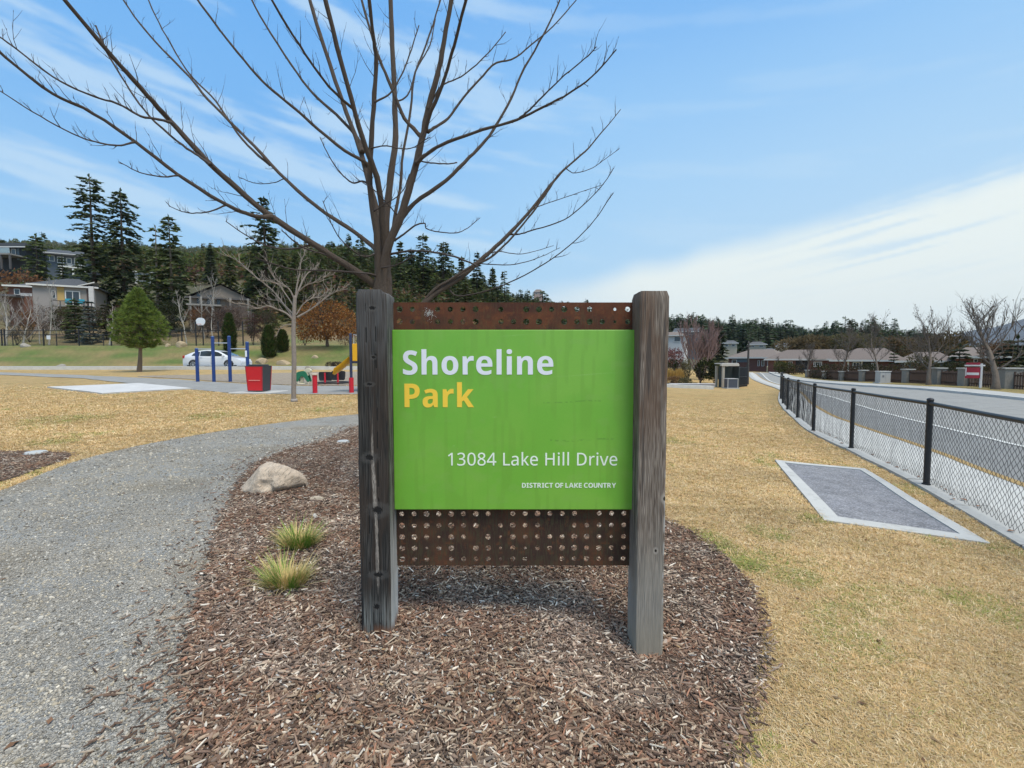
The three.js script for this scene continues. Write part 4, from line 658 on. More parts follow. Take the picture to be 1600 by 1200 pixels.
// ---------- pull-up station ----------
{
  const D = 22.2, k = D / F, b = PD(348, D), o = thing('pullup_station', 'blue four post pull up station standing by the paved path', 'exercise station', b), blue = std([.012, .045, .19], .5), steel = std([.62, .64, .68], .35, { metalness: .6 });
  const xs = [[309, 545, 596], [334.5, 526.5, 597], [360, 526, 598], [388, 535, 600]], T = xs.map(([px, yt, yb]) => { const p = at(px, yb, D), q = at(px, yt, D); return [p.x - b.x, Math.min(0, p.y - b.y) - .05, q.y - b.y]; });
  T.forEach(([x, y0, y1]) => { const p = part('post', new THREE.CylinderGeometry(.075, .075, y1 - y0, 18).translate(x, (y0 + y1) / 2, 0), blue, o); part('cap', new THREE.SphereGeometry(.078, 16, 8, 0, 6.3, 0, 1.6).scale(1, .5, 1).translate(x, y1, 0), std([.06, .12, .30], .4), p); });
  const bars = [[0, 1, 545.5], [1, 2, 536], [2, 3, 545]]; for (const [i, j, y] of bars) { const h = at(350, y, D).y - b.y; part('bar', new MB().tube([V(T[i][0], h, 0), V(T[j][0], h, 0)], .021, .021, 8).geo(), steel, o); }
  part('sign_plate', rbx(.09, .30, .012, .004, T[3][0] - .02, T[3][2] - .55, .082), std([.8, .82, .85], .5), o);
  // ---------- red post and play structure ----------
  const red = std([.58, .012, .03], .4), cap = std([.70, .58, .44], .6), navy = std([.03, .04, .09], .4), yel = std([.80, .42, .012], .4);
  { const Dp = 16.7, c = PD(492, Dp), t = thing('play_post', 'short red post with a cream cap left of the dark seats', 'post', c); const h = at(492, 586, Dp).y - c.y; part('sleeve', new THREE.CylinderGeometry(.085, .085, h + .1, 18).translate(0, h / 2 - .05, 0), red, t); part('cap', mergeGeometries([new THREE.CylinderGeometry(.125, .115, .035, 18).translate(0, h + .015, 0), new THREE.CylinderGeometry(.06, .12, .02, 18).translate(0, h + .04, 0)]), cap, t); }
  {
    const Dp = 16.9, c = PD(549, Dp), t = thing('play_structure', 'yellow slide and climbing frame beside the left sign post', 'play structure', c), Y = y => at(549, y, Dp).y - c.y, X = px => (px - 549) * Dp / F;
    part('pole', mergeGeometries([new THREE.CylinderGeometry(.05, .05, Y(523), 14).translate(0, Y(523) / 2, 0), new THREE.SphereGeometry(.055, 12, 8).translate(0, Y(523), 0)]), navy, t);
    part('sleeve', new THREE.CylinderGeometry(.085, .085, Y(590) + .1, 16).translate(0, Y(590) / 2 - .05, 0), red, t);
    for (const [x, z] of [[1.25, 0], [0.05, -1.25], [1.25, -1.25]]) part('pole', new THREE.CylinderGeometry(.05, .05, Y(523) - .05 * x, 14).translate(x, Y(523) / 2, z), navy, t);
    part('yellow_panel', mergeGeometries([rbx(.26, Y(537) - Y(564), .05, .015, .2, (Y(537) + Y(564)) / 2, .02), rbx(.85, .12, .05, .015, .75, Y(538) - .05, .02), rbx(.85, .16, .05, .015, .75, Y(562), .02), rbx(.25, Y(537) - Y(564), .05, .015, 1.08, (Y(537) + Y(564)) / 2, .02)]), yel, t);
    part('platform', rbx(1.3, .08, 1.3, .02, .63, Y(566), -.63), navy, t);
    part('handle', new MB().tube([V(.1, Y(538), -.05), V(.1, Y(522.5), -.05), V(.36, Y(525.5), -.05), V(.62, Y(530), -.05)], .02, .02, 8).geo(), std([.7, .72, .75], .3, { metalness: .6 }), t);
    // slide chute: a trough with raised lips running down to the left
    const m = new MB(), N = 22, rows = []; for (let i = 0; i <= N; i++) { const f = i / N, x = lerp(-.02, -.66, f), y = lerp(Y(560), Y(584), sst(-.1, 1.08, f) * .35 + .65 * f) + .0, z = lerp(-.45, -.15, f), prof = [[-.30, .20], [-.26, .22], [-.20, .05], [0, 0], [.20, .05], [.26, .22], [.30, .20], [.24, .0], [0, -.06], [-.24, .0]]; rows.push(prof.map(([a, h]) => m.v(x + h * .35, y + h, z + a))); }
    for (let i = 0; i < N; i++) for (let k = 0; k < 10; k++) { const n = (k + 1) % 10; m.quad(rows[i][k], rows[i][n], rows[i + 1][n], rows[i + 1][k]); } m.quad(...rows[N].slice(0, 4)); part('slide', m.geo(), yel, t);
  }
  { // two dark bucket seats on red legs over a dark ring
    const Dp = 20.8, c = PD(519.5, Dp), t = thing('seat_spinner', 'pair of dark bucket seats on red legs beside the red post', 'play seat', c), kk = Dp / F, Y = y => at(519, y, Dp).y - c.y, blk = std([.018, .018, .02], .5);
    for (const [px, y0, y1] of [[509, 581.5, 594.5], [529, 580, 593.5]]) { const x = (px - 519.5) * kk, w = 20.5 * kk, a = Y(y0), bq = Y(y1), s = new THREE.Shape(); s.moveTo(-w / 2 + .06, bq); s.lineTo(w / 2 - .06, bq); s.quadraticCurveTo(w / 2 - .01, bq, w / 2, a - .08); s.quadraticCurveTo(w / 2, a, w / 2 - .08, a); s.lineTo(-w / 2 + .08, a); s.quadraticCurveTo(-w / 2, a, -w / 2, a - .08); s.quadraticCurveTo(-w / 2 + .01, bq, -w / 2 + .06, bq); const g = new THREE.ExtrudeGeometry(s, { depth: .05, bevelSize: .015, bevelThickness: .015, bevelSegments: 2, curveSegments: 5 }); { const p = g.attributes.position; for (let i = 0; i < p.count; i++) p.setZ(i, p.getZ(i) - .9 * p.getX(i) ** 2); g.computeVertexNormals(); } part('seat', g.translate(x, 0, .05), blk, t); part('leg', new THREE.CylinderGeometry(.035, .045, Y(583) + .05, 10).translate(x + .03, Y(583) / 2, .15), red, t); }
    part('foot_ring', new THREE.TorusGeometry(.68, .035, 8, 40).rotateX(Math.PI / 2).translate(.02, .08, -.1), blk, t);
  }
  { // spring rider
    const Dp = 21.2, c = PD(473, Dp), t = thing('spring_rider', 'green and cream animal spring rider behind the young tree', 'spring rider', c), kk = Dp / F, Y = y => at(473, y, Dp).y - c.y, gr = std([.012, .16, .075], .5), cr = std([.62, .56, .40], .6);
    const sh = (pts) => { const s = new THREE.Shape(); s.moveTo(...pts[0]); s.splineThru(pts.slice(1).map(p => new THREE.Vector2(...p))); return s; }, X = px => (px - 473) * kk;
    const bodyPts = [[464, 588], [466, 583], [471, 580.5], [477, 580], [481, 583], [485, 595], [482, 595.5], [478, 590], [474, 587.5], [470, 591], [467, 595.5], [464.5, 594], [464, 588]].map(([a, b2]) => [X(a), Y(b2)]);
    for (const z of [-.14, .12]) part('side_panel', new THREE.ExtrudeGeometry(sh(bodyPts), { depth: .03, bevelSize: .008, bevelThickness: .008, curveSegments: 6 }).translate(0, 0, z), gr, t);
    const headPts = [[476, 581], [479, 577], [484, 576.5], [487, 579], [485, 581.5], [481, 582], [482, 586], [478, 586], [476, 581]].map(([a, b2]) => [X(a), Y(b2)]);
    part('head', new THREE.ExtrudeGeometry(sh(headPts), { depth: .10, bevelSize: .02, bevelThickness: .02, curveSegments: 6 }).translate(0, 0, -.05), cr, t);
    part('seat', rbx(.36, .07, .26, .03, X(472), Y(583), 0), cr, t); const sp = []; for (let i = 0; i <= 80; i++) { const a = i / 80 * 6 * 6.28; sp.push(V(X(472) + .085 * Math.cos(a), .02 + i / 80 * (Y(588)), .085 * Math.sin(a))); } part('spring', new MB().tube(sp, .016, .016, 6).geo(), cr, t);
    part('base_plate', new THREE.CylinderGeometry(.2, .22, .05, 18).translate(X(472), .02, 0), cr, t);
    for (const px of [466, 481]) part('foot', new MB().tube([V(X(px), Y(594), .08), V(X(px + 1), Y(597.5), .12), V(X(px + 4), Y(599), .16)], .03, .02, 6).geo(), cr, t);
  }
}
// ---------- car ----------
{
  const D = 36.3, k = D / F, b = PD(339.5, D), L = 4.62, c = thing('parked_car', 'white hatchback parked at the kerb behind the blue posts', 'car', V(b.x, ground(b.x, -D) + .035, -D - .2), 0);
  const white = new THREE.MeshPhysicalMaterial({ color: rgb(.74, .76, .80), roughness: .3, clearcoat: 1, clearcoatRoughness: .08 }), glass = new THREE.MeshPhysicalMaterial({ color: rgb(.035, .045, .055), roughness: .08, metalness: 0, clearcoat: 1 }), tyre = std([.02, .02, .022], .8), rim = std([.55, .56, .58], .3, { metalness: .7 }), blk = std([.018, .018, .02], .6);
  // side outline (front at +x), swept across the width with tumblehome
  const top = [[-2.31, .58], [-2.28, .88], [-2.22, 1.02], [-1.95, 1.12], [-1.5, 1.30], [-1.0, 1.42], [-.4, 1.475], [.1, 1.45], [.55, 1.33], [1.05, 1.10], [1.35, .97], [1.8, .87], [2.1, .76], [2.27, .62], [2.31, .46]], bot = y => .22;
  const tc = new THREE.CatmullRomCurve3(top.map(([x, y]) => V(x, y, 0)), false, 'centripetal').getPoints(90), wz = (x, y) => { const w = .86 * (1 - .10 * sst(1.4, 2.31, Math.abs(x)) ** 1.5 - .06 * sst(1.9, 2.31, Math.abs(x))); return y > .9 ? w * (1 - .34 * (y - .9)) - .02 : w * (1 - .05 * sst(.5, .2, y)); };
  const body = new MB(), rows = tc.map(p => { const ys = [.22, .30, .45, .62, .80, .90, .98].filter(y => y < p.y - .02); while (ys.length < 7) ys.push(p.y - .015 * (7 - ys.length)); ys.sort((a, d) => a - d); const half = [...ys.map(y => [y, wz(p.x, y)]), [p.y - .02, wz(p.x, p.y - .02) - .03], [p.y, wz(p.x, p.y) - .14], [p.y + .012, 0]]; return [...half.map(([y, w]) => body.v(p.x, y, w)), ...half.slice(0, -1).reverse().map(([y, w]) => body.v(p.x, y, -w))]; });
  for (let i = 0; i + 1 < rows.length; i++) for (let j = 0; j + 1 < rows[i].length; j++) body.quad(rows[i][j], rows[i + 1][j], rows[i + 1][j + 1], rows[i][j + 1]); for (const e of [rows[0], rows[rows.length - 1]]) for (let j = 1; j + 1 < e.length; j++) body.tri(e[0], e[j], e[j + 1]);
  part('body', body.geo(), white, c);
  const side = (pts, name, m, grow = .004) => { for (const s of [1, -1]) { const g = new MB(), cc = pts.map(([x, y]) => V(x, y, s * (wz(x, y) + grow))); const ctr = cc.reduce((a, p) => a.add(p), V(0, 0, 0)).multiplyScalar(1 / cc.length); const ce = g.v(ctr.x, ctr.y, ctr.z), id = cc.map(p => g.v(p.x, p.y, p.z)); id.forEach((a, i) => { const n = id[(i + 1) % id.length]; s > 0 ? g.tri(ce, a, n) : g.tri(ce, n, a); }); part(name, g.geo(), m, c); } };
  side([[-1.55, 1.0], [-.93, .98], [-.93, 1.34], [-1.15, 1.30], [-1.4, 1.2]], 'window', glass); side([[-.88, .98], [-.02, .96], [-.02, 1.38], [-.45, 1.40], [-.88, 1.35]], 'window', glass); side([[.04, .96], [1.12, .95], [.95, 1.06], [.5, 1.29], [.04, 1.375]], 'window', glass);
  { const g = new MB(), A = [[.58, 1.335, .66], [1.28, 1.015, .74]]; g.face([V(1.28, 1.02, .72), V(1.28, 1.02, -.72), V(.60, 1.335, -.58), V(.60, 1.335, .58)]); part('windscreen', g.geo(), glass, c); const h = new MB(); h.face([V(-1.95, 1.14, -.62), V(-1.95, 1.14, .62), V(-1.12, 1.415, .54), V(-1.12, 1.415, -.54)]); part('rear_window', h.geo(), glass, c); }
  for (const [x, z] of [[1.37, 1], [-1.38, 1], [1.37, -1], [-1.38, -1]]) { const w = part('wheel', new THREE.TorusGeometry(.245, .085, 12, 28).translate(x, .325, z * .845), tyre, c); const sp = [new THREE.TorusGeometry(.205, .016, 6, 24).translate(x, .325, z * .925)]; for (let i = 0; i < 5; i++) sp.push(rbx(.045, .19, .03, .01, 0, .105, 0).rotateZ(i * 1.2566).translate(x, .325, z * .915)); sp.push(new THREE.CylinderGeometry(.05, .05, .04, 14).rotateX(Math.PI / 2).translate(x, .325, z * .925)); part('rim', mergeGeometries(sp.map(g => g.index ? g.toNonIndexed() : g)), rim, w); part('brake_disc', new THREE.CylinderGeometry(.2, .2, .03, 20).rotateX(Math.PI / 2).translate(x, .325, z * .86), std([.12, .12, .125], .5), w); part('wheel_arch', new THREE.TorusGeometry(.36, .028, 6, 24, Math.PI).translate(x, .33, z * .862), blk, c); }
  part('sill', rbx(3.9, .1, 1.62, .03, 0, .24, 0), blk, c); for (const s of [1, -1]) { part('headlight', rbx(.34, .1, .2, .04, 2.06, .70, s * .62), std([.8, .85, .9], .15), c); part('tail_light', rbx(.16, .22, .12, .04, -2.22, .92, s * .72), std([.4, .02, .02], .3), c); }
  for (const s of [1, -1]) { part('mirror', rbx(.12, .13, .2, .05, .98, 1.03, s * .92), white, c); part('door_handle', rbx(.16, .03, .03, .01, -.75, .90, s * .885), white, c); part('door_handle', rbx(.16, .03, .03, .01, .12, .88, s * .885), white, c); }
  for (const s of [1, -1]) for (const x of [-.9, .0]) part('door_gap', bx(x - .006, x + .006, .32, .95, s * .862 - .004, s * .862 + .004), blk, c);
}
// ---------- rocks along the left kerb and bank ----------
[[95, 574.6, 18, 6, 0, 'low grey rock at the far kerb, leftmost of the kerb rocks'], [175, 575.2, 13, 3, 0, 'thin dark rock at the far kerb left of the young pine'], [264, 575.5, 11, 4, 0, 'small grey rock at the far kerb between the pine and the white car'], [410, 566.5, 21, 7, 1, 'long tan rock on the bank below the left round cedar'], [443, 568.5, 22, 7, 1, 'jagged tan rock on the bank just left of the young tree trunk'], [492, 559, 11, 4, 1, 'small whitish rock high on the bank below the orange tree'], [482, 578, 15, 8, 0, 'grey rounded boulder behind the spring rider'], [40, 541, 16, 5, 0, 'flat rock at the fence foot, far left of the court'], [285, 541, 20, 8, 1, 'pale rock inside the court fence right of the young pine'], [262, 541, 9, 5, 1, 'small pale rock inside the court fence, just right of the pine crown']].forEach(([px, py, w, h, c, label], i) => {
  const p = P(px, py), d = -p.z, k = d / F; solo('rock', rockGeo(w * k, h * k * 1.1, w * k * .6, 40 + i, 3), c ? M.rockTan : M.rockGrey, p, label, 'rock', 'rocks along the kerb and bank');
});
// ---------- chain link fence along the right road ----------
M.black = std([.014, .015, .018], .45); M.wire = std([.02, .021, .024], .5);
{
  const H = 1.2, o = thing('chain_link_fence', 'low black chain link fence running along the right road', 'fence', drop(fenceL[1][0], -fenceL[1][1])), O = o.position;
  const pos = fenceL.map(([x, d]) => V(x, ground(x, -d), -d));
  pos.forEach((p, i) => { if (i === 0) return; const q = p.clone().sub(O); part('post', mergeGeometries([new THREE.CylinderGeometry(.037, .037, H + .12, 16).translate(q.x, q.y + H / 2 - .05, q.z), new THREE.SphereGeometry(.042, 14, 8).scale(1, .7, 1).translate(q.x, q.y + H + .02, q.z), new THREE.CylinderGeometry(.05, .05, .02, 16).translate(q.x, q.y + .055, q.z)]), M.black, o); });
  const r = rng(61), w = .044;
  for (let i = 0; i + 1 < pos.length; i++) {
    const a = pos[i].clone().sub(O), b = pos[i + 1].clone().sub(O), up = V(0, H - .03, 0);
    part('top_rail', new MB().tube([a.clone().add(up), a.clone().lerp(b, .5).add(up).add(V(0, -.004, 0)), b.clone().add(up)], .027, .027, 10).geo(), M.black, o);
    const len = a.distanceTo(b), n = Math.round(len / w), m = new MB(), nrm = b.clone().sub(a).normalize().cross(V(0, 1, 0)), y0 = .075, yt = H - .045, ns = Math.round((yt - y0) / w), bow = f => .022 * fbm2(i * 3.1 + f * 3, .5, 2);
    const rad = .0027;
    for (let j = 0; j <= n; j++) {
      let prev = null; const sag = .012 * N2(j * .3, i);
      for (let k = 0; k <= ns; k++) {
        const x = clamp((j + ((k + j) % 2 ? .5 : -.5)) / n, 0, 1), v = k / ns, c = a.clone().lerp(b, x); c.y += lerp(y0 + sag, yt, v); const off = bow(x) * (1 - v) + .006 * N2(x * 9 + i, v * 3) + ((k + j) % 2 ? .0022 : -.0022); c.addScaledVector(nrm, off + .03);
        const row = [0, 1, 2].map(t => { const an = t * 2.094; return m.v(c.x + Math.cos(an) * rad * .9, c.y + Math.cos(an) * rad * .4, c.z + Math.sin(an) * rad); });
        if (prev) for (let t = 0; t < 3; t++) m.quad(prev[t], prev[(t + 1) % 3], row[(t + 1) % 3], row[t]); prev = row;
      }
    }
    part('chain_link', m.geo(), M.wire, o);
  }
  // a few dry leaves caught at the fence foot
  const lf = new MB(); for (let i = 0; i < 60; i++) { const f = r() * 9, k = Math.floor(f), a = pos[k], b = pos[k + 1], x = lerp(a.x, b.x, f - k) - .05 + r() * .22, z = lerp(a.z, b.z, f - k) + (r() - .5) * .1, y = ground(x, z) + .058, s = .02 + .03 * r(), an = r() * 6.3; lf.face([V(x + Math.cos(an) * s, y, z + Math.sin(an) * s), V(x + Math.cos(an + 1.6) * s * .6, y + .012, z + Math.sin(an + 1.6) * s * .6), V(x - Math.cos(an) * s, y + .004, z - Math.sin(an) * s), V(x - Math.cos(an + 1.6) * s * .6, y + .014, z - Math.sin(an + 1.6) * s * .6)]); }
  const l = solo('fallen_leaves', lf.geo(), std([.26, .12, .06], .9, { side: 2 }), null, 'brown dry leaves caught along the foot of the chain link fence', 'leaves'); l.userData.kind = 'stuff';
}
// ---------- court fence on the bank at the left ----------
{
  const D = 46.2, k = D / F, o = thing('court_fence', 'black wire court fence on top of the green bank at the left', 'fence', V(-38, ground(-38, -D), -D)), O = o.position, G = px => { const p = PD(px, D); return p.sub(O); };
  const posts = [[-60, 1], [-14, 0], [7, 1], [11.5, 1], [24, 0], [72, 1], [92, 0], [127, 1], [165, 0], [177, 1], [226, 0], [281, 0], [287, 1], [309, 1], [344, 1], [382, 1]];
  const tall = 36 * k, low = 24 * k; const rails = [];
  posts.forEach(([px, t]) => { const q = G(px), h = t ? (px > 300 ? tall * 1.05 : low * 1.08) : low * .8; part('post', new THREE.CylinderGeometry(t ? .06 : .04, t ? .06 : .04, h + .2, 8).translate(q.x, q.y + h / 2 - .1, q.z), M.black, o); });
  const line = (p0, p1, h, rr, name) => { const pts = []; for (let i = 0; i <= 14; i++) { const q = G(lerp(p0, p1, i / 14)); q.y += h; pts.push(q); } part(name, new MB().tube(pts, rr, rr, 6).geo(), M.black, o); };
  line(-60, 382, low, .03, 'top_rail'); line(-60, 300, low * .72, .024, 'middle_rail'); line(-60, 382, .08, .024, 'bottom_rail');
  const m = new MB(), step = .10; const x0 = G(-60).x, x1 = G(382).x; for (let x = x0; x < x1; x += step) for (const s of [1, -1]) { const y = ground(x + O.x, -D) - O.y, h = low; m.tube([V(x, y + .08, 0), V(x + s * h * .5, y + h * .5, 0), V(x, y + h, 0)].slice(0, 2), .0035, .0035, 3, false); m.tube([V(x + s * h * .5, y + h * .5, 0), V(x, y + h, 0)], .0035, .0035, 3, false); }
  const w = part('wire_mesh', m.geo(), M.wire, o); w.userData.kind = 'stuff';
  const q = G(81), s = thing('notice_plate', 'small white notice plate fixed to the court fence', 'sign', V(q.x + O.x, q.y + O.y + 13 * k, -D + .08)); part('plate', rbx(6 * k, 6 * k, .02, .005), std([.72, .72, .74], .5), s); part('bracket', rbx(3 * k, .05, .08, .01, 0, 0, -.05), M.black, s);
  // hoop
  const Dh = 49, p = PD(320, Dh), kh = Dh / F, b = thing('basketball_hoop', 'basketball hoop with a white fan backboard behind the fence', 'basketball hoop', p), yb = at(320, 503, Dh).y - p.y, sh = new THREE.Shape(); sh.moveTo(-.28, -.38); sh.lineTo(.28, -.38); sh.quadraticCurveTo(.5, -.2, .5, .08); sh.quadraticCurveTo(.4, .42, 0, .42); sh.quadraticCurveTo(-.4, .42, -.5, .08); sh.quadraticCurveTo(-.5, -.2, -.28, -.38);
  part('backboard', new THREE.ExtrudeGeometry(sh, { depth: .04, bevelEnabled: false, curveSegments: 8 }).translate(0, yb, .3), std([.78, .79, .82], .4), b); part('pole', new MB().tube([V(0, -.1, 0), V(0, yb - .5, 0), V(0, yb - .1, .28)], .06, .05, 8).geo(), M.black, b); part('rim', new THREE.TorusGeometry(.22, .012, 6, 24).rotateX(Math.PI / 2).translate(0, yb - .28, .58), std([.6, .1, .03], .5), b);
}
// ---------- plants ----------
M.leaf = new THREE.MeshPhysicalMaterial({ vertexColors: true, roughness: .95, side: THREE.DoubleSide, transmission: .5, thickness: 0, ior: 1.3, specularIntensity: .3 });
const jit = (c, r, k = .35) => { const f = 1 - k / 2 + k * r(); return c.map(v => v * f); };
function spray(m, p, dir, side, l, w, c) { const a = m.v(p.x, p.y, p.z, 0, 0, c), t = p.clone().addScaledVector(dir, l), b = p.clone().addScaledVector(dir, l * .45), s = side.clone().multiplyScalar(w / 2), q = m.v(b.x + s.x, b.y + s.y, b.z + s.z, 0, 0, c), n = m.v(b.x - s.x, b.y - s.y, b.z - s.z, 0, 0, c), e = m.v(t.x, t.y - l * .08, t.z, 0, 0, c); m.tri(a, q, e); m.tri(a, e, n); }
function conifer({ h, r: R, seed, base = .12, gap = .5, nb = 5, irregular = .35, droop = .25, cols = [[.035, .052, .022], [.055, .07, .028], [.03, .042, .025]], size = .55, prof = f => 1 - f, trunkR = .018, sparse = 0, lean = 0 }) {
  const r = rng(seed), m = new MB(), tr = new MB(), tp = []; for (let i = 0; i <= 8; i++) tp.push(V(lean * h * (i / 8) ** 2 + .02 * h * .1 * Math.sin(i), i / 8 * h, 0)); tr.tube(tp, h * trunkR, .03, 7);
  const axis = y => lean * h * (y / h) ** 2;
  for (let y = h * base; y < h * .985; y += gap * (.7 + .6 * r())) {
    const f = (y - h * base) / (h * (1 - base)), sector = r() * 6.28;
    for (let b = 0; b < nb; b++) {
      if (r() < sparse * sst(.25, .6, f)) continue; const az = sector + b / nb * 6.28 + (r() - .5) * .9, L = Math.max(.22, R * prof(f) * (1 - irregular + 2 * irregular * r() * (.7 + .5 * N2(az * 1.3 + seed, y * .25)))), up = lerp(.05, .55, f) - .1 * r(), dir = V(Math.cos(az), 0, Math.sin(az)), p0 = V(axis(y), y, 0), bend = q => p0.clone().addScaledVector(dir, L * q).add(V(0, L * (up * q - droop * 1.6 * q * q), 0));
      tr.tube([bend(0), bend(.5), bend(.95)], Math.max(.012, L * .014), .006, 3, false);
      const n = Math.max(3, Math.round(L / (size * .30))); for (let k = 0; k < n; k++) { const q = .18 + .82 * (k + r()) / n, p = bend(q), c = jit(cols[Math.floor(r() * cols.length)], r, .6); for (const s of [-1, 1]) { const a2 = az + s * (.45 + .7 * r()), d = V(Math.cos(a2), -.25 + .45 * r() - droop * .5, Math.sin(a2)).normalize(), sd = V(-Math.sin(a2), (r() - .5) * 1.1, Math.cos(a2)).normalize(); spray(m, p, d, sd, size * (.6 + .7 * r()) * (1.1 - .45 * q), size * (.5 + .35 * r()), f < .5 && r() < .25 ? c.map((v, i) => v * [1.9, 1.7, 1.4][i]) : c); } }
      const e = bend(.97); spray(m, e, V(Math.cos(az), .1, Math.sin(az)).normalize(), V(-Math.sin(az), .4 * (r() - .5), Math.cos(az)).normalize(), size * .8, size * .4, jit(cols[0], r));
    }
  }
  for (let k = 0; k < 5; k++) spray(m, V(axis(h * .96), h * (.94 + .01 * k), 0), V((r() - .5) * .8, 1, (r() - .5) * .8).normalize(), V(1, 0, r() - .5).normalize(), size * .8, size * .3, cols[0]);
  return { trunk: tr.geo(), crown: m.geo() };
}
function putTree(name, label, cat, pos, g, trunkM, group, turn = 0) { const o = thing(name, label, cat, pos, turn, group); part('trunk', g.trunk, trunkM, o); part('crown', g.crown, M.leaf, o); return o; }
function leafMass(blobs, n, size, cols, seed, up = 0, shape = 1) {     // blobs: [x, y, z, rx, ry, rz]; leaf clusters through the volume, more near the outside
  const r = rng(seed), m = new MB(), W = blobs.map(b => b[3] * b[4] * b[5] ** .7); const tot = W.reduce((a, b) => a + b, 0);
  blobs.forEach((b, bi) => { const N = Math.round(n * W[bi] / tot); for (let i = 0; i < N; i++) { const d = V(r() * 2 - 1, r() * 2 - 1, r() * 2 - 1).normalize(), k = .45 + .6 * r() ** .5 * (1 + .35 * fbm3(d.x * 2 + seed, d.y * 2, d.z * 2, 2)), p = V(b[0] + d.x * b[3] * k, b[1] + d.y * b[4] * k, b[2] + d.z * b[5] * k); if (p.y < .02) continue; const dir = d.clone().add(V((r() - .5) * 1.3, up + (r() - .5) * 1.3, (r() - .5) * 1.3)).normalize(), sd = V(r() - .5, r() - .5, r() - .5).cross(dir).normalize(), c = jit(cols[Math.floor(r() * cols.length)], r, .6); spray(m, p, dir, sd, size * (.6 + .8 * r()), size * .6 * shape, c); } });
  return m.geo();
}
function bareTree({ h, tr = .08, limb = .5, spread = .6, seed, n1 = 9, n2 = 6, n3 = 4, first = .28, upBend = .5, buds = 0, thin = 1, stems = 1, vase = 0, crook = .12 }) {
  const r = rng(seed), T = new MB(), B = new MB();
  const grow = (p, d, L, ra, lev, up) => { const pts = [p.clone()], S = lev === 0 ? 9 : lev === 1 ? 7 : 4; let q = p.clone(), e = d.clone(); for (let i = 0; i < S; i++) { e.add(V((r() - .5) * crook * 2.2, up * .16 + (r() - .5) * crook, (r() - .5) * crook * 2.2)).normalize(); q = q.clone().addScaledVector(e, L / S); pts.push(q); } return pts; };
  const along = (pts, f) => { const k = f * (pts.length - 1), i = Math.min(pts.length - 2, Math.floor(k)); return [pts[i].clone().lerp(pts[i + 1], k - i), pts[i + 1].clone().sub(pts[i]).normalize()]; };
  for (let s = 0; s < stems; s++) {
    const a0 = s / stems * 6.28 + r(), d0 = stems > 1 ? V(Math.cos(a0) * (.25 + vase * r()), 1, Math.sin(a0) * (.25 + vase * r())).normalize() : V((r() - .5) * .06, 1, (r() - .5) * .06).normalize();
    const main = grow(V(0, -.05, 0), d0, h * (stems > 1 ? .75 + .3 * r() : .86), tr, 0, .5); const S0 = stems > 1 ? .6 : 1; T.tube(main, f => tr * S0 * (1 - .86 * f) * (f < .08 ? 1 + (.08 - f) * 5 : 1), 0, 8);
    for (let i = 0; i < n1; i++) {
      const f = lerp(first, .97, (i + r() * .8) / n1), [p, t] = along(main, f), az = i * 2.4 + r() * 1.2, out = lerp(1.25, .55, f) * (vase ? .6 : 1), d = V(Math.cos(az) * out, .55 + .5 * f + .3 * r(), Math.sin(az) * out).normalize(), L = h * spread * (.55 + .6 * r()) * (1.15 - .75 * f), r1 = Math.max(.008, tr * limb * (1 - .7 * f)), b1 = grow(p, d, L, r1, 1, upBend);
      B.tube(b1, r1, .006 * thin, 5, false);
      for (let j = 0; j < n2; j++) {
        const g = lerp(.2, .98, (j + r()) / n2), [p2, t2] = along(b1, g), d2 = t2.clone().add(V((r() - .5) * 2, .2 + (r() - .3) * 1.1, (r() - .5) * 2)).normalize(), L2 = L * (.28 + .35 * r()) * (1.1 - .4 * g), b2 = grow(p2, d2, L2, .01, 2, upBend); B.tube(b2, Math.max(.005, r1 * .4) * thin, .003 * thin, 3, false);
        for (let k = 0; k < n3; k++) { const [p3, t3] = along(b2, lerp(.15, 1, (k + r()) / n3)), d3 = t3.clone().add(V((r() - .5) * 1.8, (r() - .2) * 1, (r() - .5) * 1.8)).normalize(), L3 = L2 * (.25 + .4 * r()), e3 = p3.clone().addScaledVector(d3, L3); B.tube([p3, p3.clone().addScaledVector(d3, L3 * .5).add(V(0, -.01 * L3, 0)), e3], .004 * thin, .002 * thin, 3, false); if (r() < buds) B.tube([e3, e3.clone().add(V(0, -.03, 0)), e3.clone().add(V(0, -.07, 0))], x => .03 * Math.sin(.5 + 2.2 * x), 0, 4, false); }
      }
    }
  }
  return { trunk: T.geo(), branches: B.geo() };
}
function putBare(name, label, cat, pos, g, m1, m2, group, turn = 0) { const o = thing(name, label, cat, pos, turn, group); part('trunk', g.trunk, m1, o); const b = part('branches', g.branches, m2, o); b.userData.kind = 'stuff'; return o; }

